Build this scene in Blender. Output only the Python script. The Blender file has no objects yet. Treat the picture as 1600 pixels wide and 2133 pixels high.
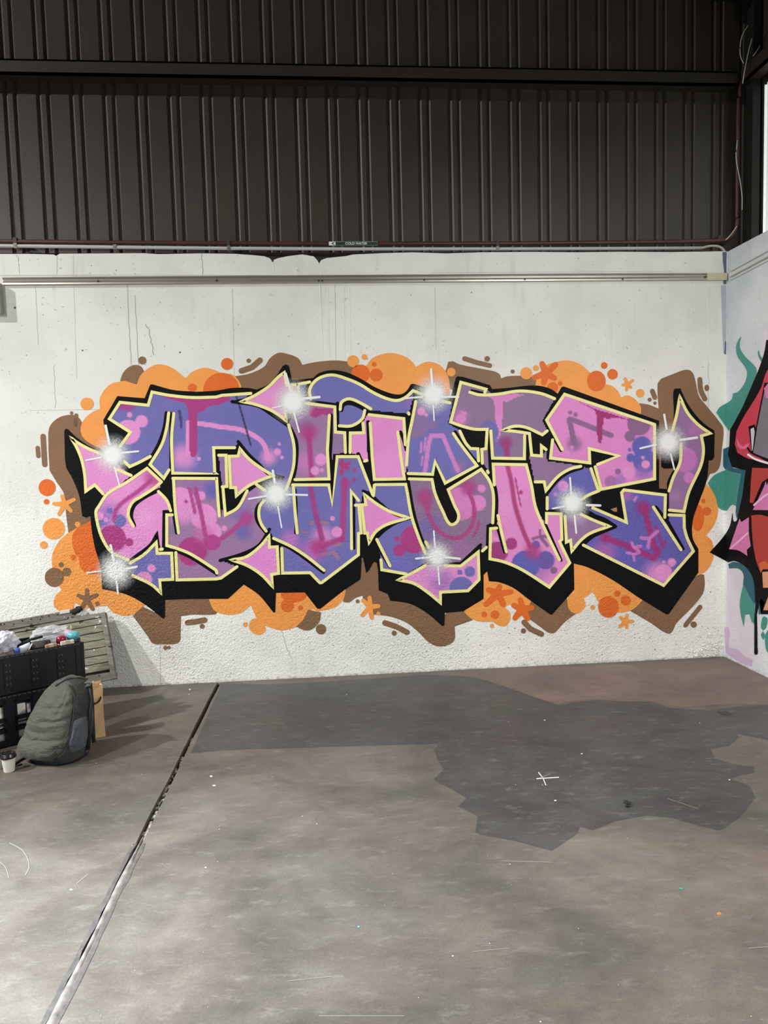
import bpy, bmesh, math, random
import numpy as np
from mathutils import Vector, Matrix
from mathutils.geometry import tessellate_polygon

scene = bpy.context.scene
COL = scene.collection
random.seed(7)

# ------------------------------------------------------------------ camera
W, H, F = 1600, 2133, 1450.0
YAW, PITCH, ROLL = 0.07828082, -0.07116787, -0.02697574
EYE = 1.6
D = 5.1686          # distance of the long wall
XC = 3.0657         # right corner
ZB, ZW, ZR = 4.3303, 3.1248, 2.9319
_f = np.array([math.sin(YAW)*math.cos(PITCH), math.cos(YAW)*math.cos(PITCH), math.sin(PITCH)])
_r0 = np.array([math.cos(YAW), -math.sin(YAW), 0.0])
_u0 = np.cross(_r0, _f)
_r = math.cos(ROLL)*_r0 + math.sin(ROLL)*_u0
_u = -math.sin(ROLL)*_r0 + math.cos(ROLL)*_u0
cam_data = bpy.data.cameras.new('camera')
cam = bpy.data.objects.new('camera', cam_data)
COL.objects.link(cam)
cam_data.sensor_fit = 'VERTICAL'
cam_data.sensor_height = 36.0
cam_data.lens = 36.0*F/H
cam_data.clip_start = 0.05
cam.matrix_world = Matrix(((_r[0], _u[0], -_f[0], 0), (_r[1], _u[1], -_f[1], 0), (_r[2], _u[2], -_f[2], EYE), (0, 0, 0, 1)))
scene.camera = cam

# ------------------------------------------------------------------ light
world = bpy.data.worlds.new('world')
scene.world = world
world.use_nodes = True
bg = world.node_tree.nodes['Background']
bg.inputs[0].default_value = (0.86, 0.93, 1.0, 1)
bg.inputs[1].default_value = 0.10

def disk_light(name, loc, power, size=0.35, colour=(1, 0.99, 0.968), down=True):
    ld = bpy.data.lights.new(name, 'AREA')
    ld.shape = 'DISK'
    ld.size = size
    ld.energy = power
    ld.color = colour
    o = bpy.data.objects.new(name, ld)
    o.location = loc
    COL.objects.link(o)
    return o

disk_light('bay_or_fill_lamp', (-8.3, 2.0, 6.85), 1200, 0.2)
disk_light('bay_or_fill_lamp', (-4.0, 1.15, 4.25), 235, 0.16)
right_fill = disk_light('bay_or_fill_lamp', (2.3, 1.4, 3.6), 138, 0.35)  # added fill lamp, brightens the right part of the long wall
right_fill.rotation_euler = (math.radians(7), 0, 0)
left_fill = disk_light('cool_left_fill', (-3.3, 1.3, 1.45), 22, 0.9, (0.86, 0.93, 1.0))  # added cool fill, standing in for side daylight on the backpack
left_fill.rotation_euler = Vector((1, 0.18, -0.42)).to_track_quat('-Z', 'Y').to_euler()
# added spot, standing in for daylight from the left over the near floor
sl = bpy.data.lights.new('near_floor_spot', 'SPOT')
sl.energy = 2100; sl.spot_size = math.radians(58); sl.spot_blend = 1.0; sl.shadow_soft_size = 0.3; sl.color = (0.76, 0.88, 1.0)
so = bpy.data.objects.new('near_floor_spot', sl); so.location = (-2.9, 0.9, 1.9); COL.objects.link(so)
so.rotation_euler = Vector((1.6, 1.0, -1.9)).to_track_quat('-Z', 'Y').to_euler()

scene.view_settings.view_transform = 'Standard'
scene.view_settings.look = 'None'
scene.view_settings.exposure = 0.06
scene.view_settings.gamma = 1.0
scene.view_settings.use_curve_mapping = False
scene.cycles.transparent_max_bounces = 16

# ------------------------------------------------------------------ pixel rays to real surfaces
def ray(x, y):
    return _f + (x-W/2)/F*_r - (y-H/2)/F*_u

def on_wall(x, y, off=0.0):
    d = ray(x, y); t = (D-off)/d[1]
    return (d[0]*t, D-off, EYE+d[2]*t)

def on_right(x, y, off=0.0):
    d = ray(x, y); t = (XC-off)/d[0]
    return (XC-off, d[1]*t, EYE+d[2]*t)

def on_floor(x, y, z=0.0):
    d = ray(x, y); t = (z-EYE)/d[2]
    return (d[0]*t, d[1]*t, z)

def at_depth(x, y, Y):
    d = ray(x, y); t = Y/d[1]
    return Vector((d[0]*t, Y, EYE+d[2]*t))

def project(p):
    d = np.array(p)-np.array([0, 0, EYE]); z = d@_f
    return W/2+F*(d@_r)/z, H/2-F*(d@_u)/z

# ------------------------------------------------------------------ colour and materials
def lin(c):
    return tuple((v/255/12.92) if v/255 <= 0.04045 else ((v/255+0.055)/1.055)**2.4 for v in c[:3])

MATS = {}
def new_mat(name):
    m = bpy.data.materials.new(name)
    m.use_nodes = True
    return m, m.node_tree.nodes, m.node_tree.links, m.node_tree.nodes['Principled BSDF']

def simple(name, rgb, rough=0.6, metal=0.0, noise=0.0, scale=30, bump=0.0, spec=0.5, emit=None):
    if name in MATS: return MATS[name]
    m, n, l, b = new_mat(name)
    c = lin(rgb)
    b.inputs['Roughness'].default_value = rough
    b.inputs['Metallic'].default_value = metal
    b.inputs['Specular IOR Level'].default_value = spec
    b.inputs['Base Color'].default_value = (*c, 1)
    if emit:
        b.inputs['Emission Color'].default_value = (*c, 1)
        b.inputs['Emission Strength'].default_value = emit
    if noise or bump:
        g = n.new('ShaderNodeNewGeometry'); t = n.new('ShaderNodeTexNoise')
        t.inputs['Scale'].default_value = scale; t.inputs['Detail'].default_value = 6
        l.new(g.outputs['Position'], t.inputs['Vector'])
        if noise:
            r = n.new('ShaderNodeValToRGB')
            r.color_ramp.elements[0].position = 0.3; r.color_ramp.elements[1].position = 0.7
            r.color_ramp.elements[0].color = (*[v*(1-noise) for v in c], 1)
            r.color_ramp.elements[1].color = (*[min(1, v*(1+noise)) for v in c], 1)
            l.new(t.outputs[0], r.inputs[0]); l.new(r.outputs[0], b.inputs['Base Color'])
        if bump:
            bp = n.new('ShaderNodeBump'); bp.inputs['Strength'].default_value = bump
            bp.inputs['Distance'].default_value = 0.01
            l.new(t.outputs[0], bp.inputs['Height']); l.new(bp.outputs[0], b.inputs['Normal'])
    MATS[name] = m
    return m

# the relief of the rendered concrete, shared by the bare wall and the paint on it
def relief_group():
    g = bpy.data.node_groups.new('concrete_relief', 'ShaderNodeTree')
    g.interface.new_socket('Normal', in_out='OUTPUT', socket_type='NodeSocketVector')
    g.interface.new_socket('Pit', in_out='OUTPUT', socket_type='NodeSocketFloat')
    n, l = g.nodes, g.links
    out = n.new('NodeGroupOutput'); geo = n.new('ShaderNodeNewGeometry')
    sep = n.new('ShaderNodeSeparateXYZ'); l.new(geo.outputs['Position'], sep.inputs[0])
    big = n.new('ShaderNodeTexNoise'); big.inputs['Scale'].default_value = 1.1; big.inputs['Detail'].default_value = 2
    l.new(geo.outputs['Position'], big.inputs['Vector'])
    mr = n.new('ShaderNodeMapRange'); mr.inputs['From Min'].default_value = 2.15; mr.inputs['From Max'].default_value = 0.75
    mr.inputs['To Min'].default_value = 0.04; mr.inputs['To Max'].default_value = 0.55
    l.new(sep.outputs['Z'], mr.inputs[0])
    add = n.new('ShaderNodeMath'); add.operation = 'MULTIPLY'
    br = n.new('ShaderNodeMapRange'); br.inputs['From Min'].default_value = 0.35; br.inputs['From Max'].default_value = 0.65
    br.inputs['To Min'].default_value = 0.45; br.inputs['To Max'].default_value = 1.1
    l.new(big.outputs[0], br.inputs[0]); l.new(br.outputs[0], add.inputs[0]); l.new(mr.outputs[0], add.inputs[1])
    n1 = n.new('ShaderNodeTexNoise'); n1.inputs['Scale'].default_value = 75; n1.inputs['Detail'].default_value = 4; n1.inputs['Roughness'].default_value = 0.55
    l.new(geo.outputs['Position'], n1.inputs['Vector'])
    vo = n.new('ShaderNodeTexVoronoi'); vo.inputs['Scale'].default_value = 38
    l.new(geo.outputs['Position'], vo.inputs['Vector'])
    pit = n.new('ShaderNodeMapRange'); pit.inputs['From Min'].default_value = 0.05; pit.inputs['From Max'].default_value = 0.2
    l.new(vo.outputs['Distance'], pit.inputs[0])
    mixh = n.new('ShaderNodeMath'); mixh.operation = 'MULTIPLY_ADD'; mixh.inputs[1].default_value = 0.5
    l.new(pit.outputs[0], mixh.inputs[0]); l.new(n1.outputs[0], mixh.inputs[2])
    bp = n.new('ShaderNodeBump'); bp.inputs['Distance'].default_value = 0.024
    l.new(add.outputs[0], bp.inputs['Strength']); l.new(mixh.outputs[0], bp.inputs['Height'])
    l.new(bp.outputs[0], out.inputs['Normal'])
    inv = n.new('ShaderNodeMath'); inv.operation = 'SUBTRACT'; inv.inputs[0].default_value = 1.0
    l.new(pit.outputs[0], inv.inputs[1])
    l.new(inv.outputs[0], out.inputs['Pit'])
    return g
RELIEF = relief_group()

GAIN = 1.0
def bright(c): return tuple(min(0.9, v*GAIN) for v in lin(c))

def paint(name, rgb, rough=0.55, attr=None, var=0.06):
    """spray paint on the wall: flat colour (or a colour attribute) over the concrete relief"""
    if name in MATS: return MATS[name]
    m, n, l, b = new_mat(name)
    b.inputs['Roughness'].default_value = rough
    b.inputs['Specular IOR Level'].default_value = 0.3
    gr = n.new('ShaderNodeGroup'); gr.node_tree = RELIEF
    l.new(gr.outputs['Normal'], b.inputs['Normal'])
    geo = n.new('ShaderNodeNewGeometry'); t = n.new('ShaderNodeTexNoise')
    t.inputs['Scale'].default_value = 5; t.inputs['Detail'].default_value = 8; t.inputs['Roughness'].default_value = 0.65
    l.new(geo.outputs['Position'], t.inputs['Vector'])
    mr = n.new('ShaderNodeMapRange'); mr.inputs['From Min'].default_value = 0.3; mr.inputs['From Max'].default_value = 0.7
    mr.inputs['To Min'].default_value = 1-var; mr.inputs['To Max'].default_value = 1+var
    l.new(t.outputs[0], mr.inputs[0])
    mul = n.new('ShaderNodeVectorMath'); mul.operation = 'SCALE'
    if attr:
        a = n.new('ShaderNodeAttribute'); a.attribute_name = attr
        l.new(a.outputs['Color'], mul.inputs[0])
    else:
        mul.inputs[0].default_value = bright(rgb)
    l.new(mr.outputs[0], mul.inputs['Scale'])
    l.new(mul.outputs[0], b.inputs['Base Color'])
    MATS[name] = m
    return m

# ------------------------------------------------------------------ object helpers
def obj(name, verts, faces, mat=None, parent=None, smooth=False, kind=None, label=None):
    me = bpy.data.meshes.new(name)
    me.from_pydata([tuple(v) for v in verts], [], faces)
    me.validate()
    o = bpy.data.objects.new(name, me)
    COL.objects.link(o)
    if mat is not None: me.materials.append(mat)
    if parent is not None: set_parent(o, parent)
    if smooth:
        for p in me.polygons: p.use_smooth = True
    if kind: o['kind'] = kind
    if label: o['label'] = label
    return o

def set_parent(o, parent):
    o.parent = parent
    bpy.context.view_layer.update() if False else None
    o.matrix_parent_inverse = world_of(parent).inverted()

def world_of(o):
    m = o.matrix_basis.copy()
    if o.parent is not None:
        m = world_of(o.parent) @ o.matrix_parent_inverse @ m
    return m

def empty(name, loc, label=None, cat=None, group=None, kind=None, rotz=0):
    o = bpy.data.objects.new(name, None)
    o.empty_display_size = 0.1
    o.location = loc
    o.rotation_euler = (0, 0, rotz)
    COL.objects.link(o)
    if label: o['label'] = label
    if cat: o['category'] = cat
    if group: o['group'] = group
    if kind: o['kind'] = kind
    return o

class MB:
    """collects simple solids into one mesh"""
    def __init__(s): s.v = []; s.f = []
    def add(s, vs, fs):
        k = len(s.v); s.v += [tuple(v) for v in vs]; s.f += [tuple(i+k for i in f) for f in fs]; return s
    def box(s, x0, x1, y0, y1, z0, z1, M=None):
        vs = [(x, y, z) for z in (z0, z1) for y in (y0, y1) for x in (x0, x1)]
        if M is not None: vs = [M(Vector(v)) for v in vs]
        return s.add(vs, [(0, 2, 3, 1), (4, 5, 7, 6), (0, 1, 5, 4), (2, 6, 7, 3), (0, 4, 6, 2), (1, 3, 7, 5)])
    def tube(s, pts, r, n=10, cap=True):
        pts = [Vector(p) for p in pts]; rings = []
        up = Vector((0.013, 0.021, 1))
        for i, p in enumerate(pts):
            t = (pts[min(i+1, len(pts)-1)]-pts[max(i-1, 0)]).normalized()
            a = t.cross(up)
            if a.length < 0.05: a = t.cross(Vector((1, 0.1, 0)))
            a.normalize(); b = a.cross(t)
            rr = r[i] if isinstance(r, (list, tuple)) else r
            rings.append([p+a*math.cos(2*math.pi*k/n)*rr+b*math.sin(2*math.pi*k/n)*rr for k in range(n)])
        vs = [v for q in rings for v in q]; fs = []
        for i in range(len(pts)-1):
            for k in range(n):
                fs.append((i*n+k, i*n+(k+1) % n, (i+1)*n+(k+1) % n, (i+1)*n+k))
        if cap:
            fs.append(tuple(range(n-1, -1, -1))); fs.append(tuple((len(pts)-1)*n+k for k in range(n)))
        return s.add(vs, fs)
    def lathe(s, prof, c=(0, 0, 0), n=24, M=None):
        vs = []; fs = []
        for (r, z) in prof:
            for k in range(n):
                v = Vector((c[0]+r*math.cos(2*math.pi*k/n), c[1]+r*math.sin(2*math.pi*k/n), c[2]+z))
                vs.append(M(v) if M else v)
        for i in range(len(prof)-1):
            for k in range(n):
                fs.append((i*n+k, i*n+(k+1) % n, (i+1)*n+(k+1) % n, (i+1)*n+k))
        fs.append(tuple(range(n-1, -1, -1))); fs.append(tuple((len(prof)-1)*n+k for k in range(n)))
        return s.add(vs, fs)
    def build(s, name, mat, parent=None, smooth=False, kind=None, label=None, bevel=0):
        o = obj(name, s.v, s.f, mat, parent, smooth, kind, label)
        if bevel:
            m = o.modifiers.new('bevel', 'BEVEL'); m.width = bevel; m.segments = 2; m.limit_method = 'ANGLE'
        return o

# ------------------------------------------------------------------ traced outlines of the painted shapes
TILE = {'A': (50, 700, 4), 'B': (400, 700, 4), 'C': (750, 700, 4), 'D': (1100, 700, 4),
        'E': (50, 1000, 4), 'F': (400, 1000, 4), 'G': (750, 1000, 4), 'H': (1100, 1000, 4),
        'R': (1440, 640, 5.081), 'S': (1440, 1000, 5.081), 'P': (0, 0, 1)}

def parse(s):
    out = []; t = TILE['P']; buf = None
    for k in s.split():
        if k in TILE: t = TILE[k]; continue
        sm = k.startswith('~'); v = float(k[1:] if sm else k)
        if buf is None: buf = (v, sm)
        else:
            out.append((t[0]+buf[0]/t[2], t[1]+v/t[2], buf[1])); buf = None
    return out

def curve(s, closed=False, n=6):
    P = parse(s) if isinstance(s, str) else s
    N = len(P); out = []
    for i in range(N if closed else N-1):
        a, b = P[i], P[(i+1) % N]
        if not (a[2] or b[2]):
            out.append((a[0], a[1])); continue
        L = math.hypot(b[0]-a[0], b[1]-a[1])
        def tan(j):
            p, q = P[(j-1) % N], P[(j+1) % N]
            if not closed:
                p = P[max(j-1, 0)]; q = P[min(j+1, N-1)]
            dx, dy = q[0]-p[0], q[1]-p[1]; m = math.hypot(dx, dy) or 1
            return dx/m*L, dy/m*L
        m0 = tan(i) if a[2] else (b[0]-a[0], b[1]-a[1])
        m1 = tan((i+1) % N) if b[2] else (b[0]-a[0], b[1]-a[1])
        for k in range(n):
            u = k/n
            h0 = 2*u**3-3*u**2+1; h1 = u**3-2*u**2+u; h2 = -2*u**3+3*u**2; h3 = u**3-u**2
            out.append((h0*a[0]+h1*m0[0]+h2*b[0]+h3*m1[0], h0*a[1]+h1*m0[1]+h2*b[1]+h3*m1[1]))
    if not closed: out.append((P[-1][0], P[-1][1]))
    return out

def poly_mesh(name, pts, mat, parent, off, put=on_wall, **kw):
    tri = tessellate_polygon([[Vector((p[0], p[1], 0)) for p in pts]])
    fs = []
    for t in tri:
        (x0, y0), (x1, y1), (x2, y2) = (pts[i] for i in t)
        cr = (x1-x0)*(y2-y0)-(x2-x0)*(y1-y0)
        fs.append(tuple(t) if cr < 0 else (t[0], t[2], t[1]))
    return obj(name, [put(x, y, off) for x, y in pts], fs, mat, parent, **kw)

def circ(cx, cy, rx, ry=None, n=28, rot=0):
    ry = ry or rx
    return [(cx+rx*math.cos(2*math.pi*k/n), cy+ry*math.sin(2*math.pi*k/n)) for k in range(n)]

def ribbon(pts, w, cap=5):
    """one clean mitred ribbon along a polyline, round ends; returns 2-D points and faces"""
    P = [pts[0]]
    for p in pts[1:]:
        if math.hypot(p[0]-P[-1][0], p[1]-P[-1][1]) > 0.25: P.append(p)
    if len(P) < 2: P = [pts[0], (pts[0][0]+0.3, pts[0][1])]
    closed = len(P) > 3 and math.hypot(P[0][0]-P[-1][0], P[0][1]-P[-1][1]) < 1.0
    if closed: P = P[:-1]
    N = len(P); h = w/2; L, R = [], []
    for i in range(N):
        a = P[i-1] if (i > 0 or closed) else None
        b = P[(i+1) % N] if (i < N-1 or closed) else None
        ns = []
        for q, r in ((a, P[i]), (P[i], b)):
            if q is None or r is None: continue
            dx, dy = r[0]-q[0], r[1]-q[1]; m = math.hypot(dx, dy); ns.append((-dy/m, dx/m))
        if len(ns) == 1: mx, my, s = ns[0][0], ns[0][1], h
        else:
            mx, my = ns[0][0]+ns[1][0], ns[0][1]+ns[1][1]; m = math.hypot(mx, my)
            if m < 0.25: mx, my, s = ns[0][0], ns[0][1], h
            else:
                mx, my = mx/m, my/m; s = min(h/max(0.05, mx*ns[0][0]+my*ns[0][1]), 2.2*h)
        L.append((P[i][0]+mx*s, P[i][1]+my*s)); R.append((P[i][0]-mx*s, P[i][1]-my*s))
    V = L+R; fs = [(i, i+1, N+i+1, N+i) for i in range(N-1)]
    if closed: fs.append((N-1, 0, N, 2*N-1))
    elif cap:
        for i, j, sgn in ((0, 1, 1), (N-1, N-2, -1)):
            dx, dy = P[i][0]-P[j][0], P[i][1]-P[j][1]; m = math.hypot(dx, dy); dx, dy = dx/m, dy/m
            a0 = math.atan2(L[i][1]-P[i][1], L[i][0]-P[i][0]); k = len(V)
            turn = 1 if (math.cos(a0+0.3)*dx+math.sin(a0+0.3)*dy) > (math.cos(a0-0.3)*dx+math.sin(a0-0.3)*dy) else -1
            V += [(P[i][0]+h*math.cos(a0+turn*math.pi*t/(cap+1)), P[i][1]+h*math.sin(a0+turn*math.pi*t/(cap+1))) for t in range(1, cap+1)]
            fs.append(tuple([i]+list(range(k, k+cap))+[N+i]))
    return V, fs

def flat_mesh(name, shapes, mat, parent, off, put=on_wall, **kw):
    """shapes: list of (2-D points, faces); faces are turned to the viewer's side"""
    vs, fs = [], []
    for V, F_ in shapes:
        k = len(vs); vs += [put(x, y, off) for x, y in V]
        for f in F_:
            a = sum(V[f[i]][0]*V[f[(i+1) % len(f)]][1]-V[f[(i+1) % len(f)]][0]*V[f[i]][1] for i in range(len(f)))
            fs.append(tuple(i+k for i in (f if a < 0 else f[::-1])))
    return obj(name, vs, fs, mat, parent, **kw)
def disc_shape(pts): return (list(pts), [tuple(range(len(pts)))])

# ------------------------------------------------------------------ the shell: walls
def wall_paint(name, base, tint, dirt):
    m, n, l, b = new_mat(name)
    b.inputs['Roughness'].default_value = 0.62
    b.inputs['Specular IOR Level'].default_value = 0.3
    gr = n.new('ShaderNodeGroup'); gr.node_tree = RELIEF
    l.new(gr.outputs['Normal'], b.inputs['Normal'])
    geo = n.new('ShaderNodeNewGeometry')
    t1 = n.new('ShaderNodeTexNoise'); t1.inputs['Scale'].default_value = 1.7; t1.inputs['Detail'].default_value = 7; t1.inputs['Roughness'].default_value = 0.6
    l.new(geo.outputs['Position'], t1.inputs['Vector'])
    r1 = n.new('ShaderNodeValToRGB')
    r1.color_ramp.elements[0].position = 0.35; r1.color_ramp.elements[0].color = (*lin(tint), 1)
    r1.color_ramp.elements[1].position = 0.58; r1.color_ramp.elements[1].color = (*lin(base), 1)
    l.new(t1.outputs[0], r1.inputs[0])
    # stronger light low on the wall put into the colour, greyer above, uneven edge
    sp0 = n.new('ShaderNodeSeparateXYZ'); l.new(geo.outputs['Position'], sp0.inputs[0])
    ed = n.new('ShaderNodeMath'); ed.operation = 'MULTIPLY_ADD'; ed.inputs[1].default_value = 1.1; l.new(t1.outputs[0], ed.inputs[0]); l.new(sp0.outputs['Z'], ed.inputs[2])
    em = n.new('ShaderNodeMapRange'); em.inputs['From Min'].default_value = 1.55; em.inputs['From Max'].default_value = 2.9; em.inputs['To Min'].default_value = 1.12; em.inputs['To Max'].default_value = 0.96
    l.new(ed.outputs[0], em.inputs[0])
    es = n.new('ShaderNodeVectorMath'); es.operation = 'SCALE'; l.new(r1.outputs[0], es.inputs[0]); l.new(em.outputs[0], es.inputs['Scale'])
    # streaks running down, and small specks of dirt
    mp = n.new('ShaderNodeMapping'); mp.inputs['Scale'].default_value = (5, 5, 0.7)
    l.new(geo.outputs['Position'], mp.inputs[0])
    t2 = n.new('ShaderNodeTexNoise'); t2.inputs['Scale'].default_value = 3; t2.inputs['Detail'].default_value = 8
    l.new(mp.outputs[0], t2.inputs['Vector'])
    r2 = n.new('ShaderNodeMapRange'); r2.inputs['From Min'].default_value = 0.62; r2.inputs['From Max'].default_value = 0.78
    r2.inputs['To Max'].default_value = 0.35
    l.new(t2.outputs[0], r2.inputs[0])
    mx = n.new('ShaderNodeMix'); mx.data_type = 'RGBA'
    l.new(r2.outputs[0], mx.inputs[0]); l.new(es.outputs[0], mx.inputs[6]); mx.inputs[7].default_value = (*lin(dirt), 1)
    t3 = n.new('ShaderNodeTexNoise'); t3.inputs['Scale'].default_value = 38; t3.inputs['Detail'].default_value = 2
    l.new(geo.outputs['Position'], t3.inputs['Vector'])
    r3 = n.new('ShaderNodeMapRange'); r3.inputs['From Min'].default_value = 0.70; r3.inputs['From Max'].default_value = 0.76
    r3.inputs['To Max'].default_value = 0.45
    l.new(t3.outputs[0], r3.inputs[0])
    # grime where the wall meets the floor
    sep = n.new('ShaderNodeSeparateXYZ'); l.new(geo.outputs['Position'], sep.inputs[0])
    gm = n.new('ShaderNodeMath'); gm.operation = 'MULTIPLY_ADD'; gm.inputs[1].default_value = 0.07; gm.inputs[2].default_value = -0.016
    l.new(t3.outputs[0], gm.inputs[0])
    lt = n.new('ShaderNodeMath'); lt.operation = 'SUBTRACT'; l.new(gm.outputs[0], lt.inputs[0]); l.new(sep.outputs['Z'], lt.inputs[1])
    ls = n.new('ShaderNodeMath'); ls.operation = 'MULTIPLY'; ls.inputs[1].default_value = 22; ls.use_clamp = True
    l.new(lt.outputs[0], ls.inputs[0])
    mxv = n.new('ShaderNodeMath'); mxv.operation = 'MAXIMUM'
    l.new(r3.outputs[0], mxv.inputs[0]); l.new(ls.outputs[0], mxv.inputs[1])
    m2 = n.new('ShaderNodeMix'); m2.data_type = 'RGBA'
    l.new(mxv.outputs[0], m2.inputs[0]); l.new(mx.outputs[2], m2.inputs[6]); m2.inputs[7].default_value = (*lin((120, 116, 106)), 1)
    l.new(m2.outputs[2], b.inputs['Base Color'])
    return m
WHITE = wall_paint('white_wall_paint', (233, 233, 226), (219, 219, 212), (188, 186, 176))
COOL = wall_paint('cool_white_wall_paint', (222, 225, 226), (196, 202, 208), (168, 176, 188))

# long wall: one slab whose top edge is chipped and scalloped
top = curve("P -700 531 0 529 60 529 112 530 117 533 124 529 300 528 330 529 420 528 490 529 530 531 552 534 ~563 539 568 547 ~573 540 600 533 630 530 ~652 534 ~660 541 665 549 ~670 541 690 536 720 533 735 530 800 527 860 526 930 527.5 1000 525.5 1110 525 1200 526 1290 524 1400 524.5 1500 524 1519 523.5", n=5)
rnd = random.Random(3)
prof = []
for (x, y) in top:
    p = on_wall(x, y + rnd.uniform(-0.6, 0.6)); prof.append((p[0], p[2]))
prof[-1] = (XC, prof[-1][1])
ring = [(prof[0][0], -0.05)] + prof + [(XC, -0.05)]
n = len(ring)
vs = [(x, D, z) for x, z in ring] + [(x, D+0.18, z) for x, z in ring]
tri = tessellate_polygon([[Vector((x, z, 0)) for x, z in ring]])
fs = []
for t in tri:
    a, b, c = (ring[i] for i in t)
    cr = (b[0]-a[0])*(c[1]-a[1])-(c[0]-a[0])*(b[1]-a[1])
    tt = t if cr > 0 else (t[0], t[2], t[1])
    fs.append(tuple(tt)); fs.append(tuple(i+n for i in (tt[0], tt[2], tt[1])))
for i in range(n): fs.append((i, i+n, (i+1) % n+n, (i+1) % n))
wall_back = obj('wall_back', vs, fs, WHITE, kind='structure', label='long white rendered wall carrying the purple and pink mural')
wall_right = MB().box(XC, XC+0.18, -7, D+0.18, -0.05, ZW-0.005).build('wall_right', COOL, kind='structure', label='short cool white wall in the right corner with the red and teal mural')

# ------------------------------------------------------------------ upper cladding, girts, roof, column
CLAD = simple('brown_cladding_paint', (59, 52, 43), rough=0.5, noise=0.10, scale=2.5)
OXIDE = simple('red_oxide_steel', (51, 38, 33), rough=0.6, noise=0.2, scale=6)
GIRT = simple('brown_girt_paint', (44, 37, 32), rough=0.6, noise=0.12, scale=4)
DARK = simple('dark_steel', (15, 14, 13), rough=0.7)
wall_upper = empty('wall_upper', (0, D+0.2, ZW), kind='structure', label='dark brown ribbed metal cladding above the white wall')
xa, xb = on_wall(24, 496, -0.2)[0], on_wall(1479, 496, -0.2)[0]
PER = (xb-xa)/23
prof1 = [(0, 0), (0.045, 0.017), (0.07, 0.018), (0.165, 0.0), (0.30, 0.0), (0.345, 0.017), (0.37, 0.018), (0.455, 0.0), (1.0, 0.0)]
def sheet(x0, k, parent, z0, z1):
    pts = []
    for i in range(k):
        for u, d in (prof1[:-1] if i < k-1 else prof1): pts.append((x0+(i+u)*PER, D+0.2+d))
    vs = [(x, y, z) for z in (z0, z1) for x, y in pts]; m = len(pts)
    fs = [(i, i+1, i+1+m, i+m) for i in range(m-1)]
    obj('cladding_sheet', vs, fs, CLAD, parent)
x0 = xa-PER*12
while x0 < xb+PER*1.6:
    k = 3
    sheet(x0, k, wall_upper, ZW-0.25, 6.75)
    x0 += PER*3
XE = x0
# dark flashing behind the top of the masonry
trim_1 = MB().box(-9, XC+0.26, D+0.165, D+0.195, ZW-0.2, ZW+0.05).build('trim_1', simple('flashing', (46, 40, 34), rough=0.8, noise=0.3, scale=12), kind='structure', label='dark brown flashing strip along the top of the white wall')
# girt along the long side and its twin on the right side
zg0 = on_wall(700, 163.5, -0.09)[2]; 
gm = MB().box(-9, XC+0.12, D+0.09, D+0.115, zg0, zg0+0.098).box(-9, XC+0.12, D+0.09, D+0.198, zg0, zg0+0.012).box(-9, XC+0.12, D+0.09, D+0.198, zg0+0.086, zg0+0.098)
gm.build('trim_2', GIRT, kind='structure', label='brown steel girt running across the ribbed cladding')
gr = MB().box(XC+0.14, XC+0.165, -7, D+0.07, zg0, zg0+0.1).box(XC+0.14, XC+0.25, -7, D+0.07, zg0, zg0+0.012)
gr.build('trim_3', OXIDE, kind='structure', label='red oxide girt running towards the viewer in the upper right corner')
wall_right_upper = empty('wall_right_upper', (XC+0.27, D, ZW), kind='structure', label='dark upper right side wall above the short white wall')
pts = []
y = D+0.19
yy = []
while y > -7:
    for u, d in prof1[:-1]: yy.append((y-u*0.2, XC+0.27+d))
    y -= 0.2
tx = on_right(1591.5, 330, -0.27)[1]       # where the bright translucent sheet begins
a = [q for q in yy if q[0] >= tx]; m = len(a)
obj('cladding_sheet', [(x, y, z) for z in (ZW-0.2, 6.75) for y, x in a], [(i, i+1, i+1+m, i+m) for i in range(m-1)], CLAD, wall_right_upper)
b_ = [q for q in yy if q[0] < tx+0.03]; m = len(b_)
obj('cladding_sheet', [(x, y, z) for z in (zg0-0.05, 6.75) for y, x in b_], [(i, i+1, i+1+m, i+m) for i in range(m-1)], CLAD, wall_right_upper)
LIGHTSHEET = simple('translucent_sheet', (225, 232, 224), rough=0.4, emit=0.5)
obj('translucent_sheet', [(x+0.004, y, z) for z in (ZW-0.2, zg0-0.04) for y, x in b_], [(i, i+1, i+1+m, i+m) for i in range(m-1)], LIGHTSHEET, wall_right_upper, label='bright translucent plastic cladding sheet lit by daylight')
MB().box(XC+0.19, XC+0.25, tx+0.02, tx+0.10, ZW-0.1, 6.7).build('trim_4', DARK, kind='structure', label='dark steel stud beside the translucent sheet')
ceiling = MB().box(-10, 4.2, -9, D+0.35, 6.95, 7.0).build('ceiling', simple('roof_sheet', (70, 68, 64), rough=0.7), kind='structure')
rf = MB().box(XC-0.25, XC+0.19, D-0.05, D+0.08, 4.98, 6.9)
rf.build('trim_5', DARK, kind='structure', label='black steel rafter end in the upper right corner')

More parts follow.
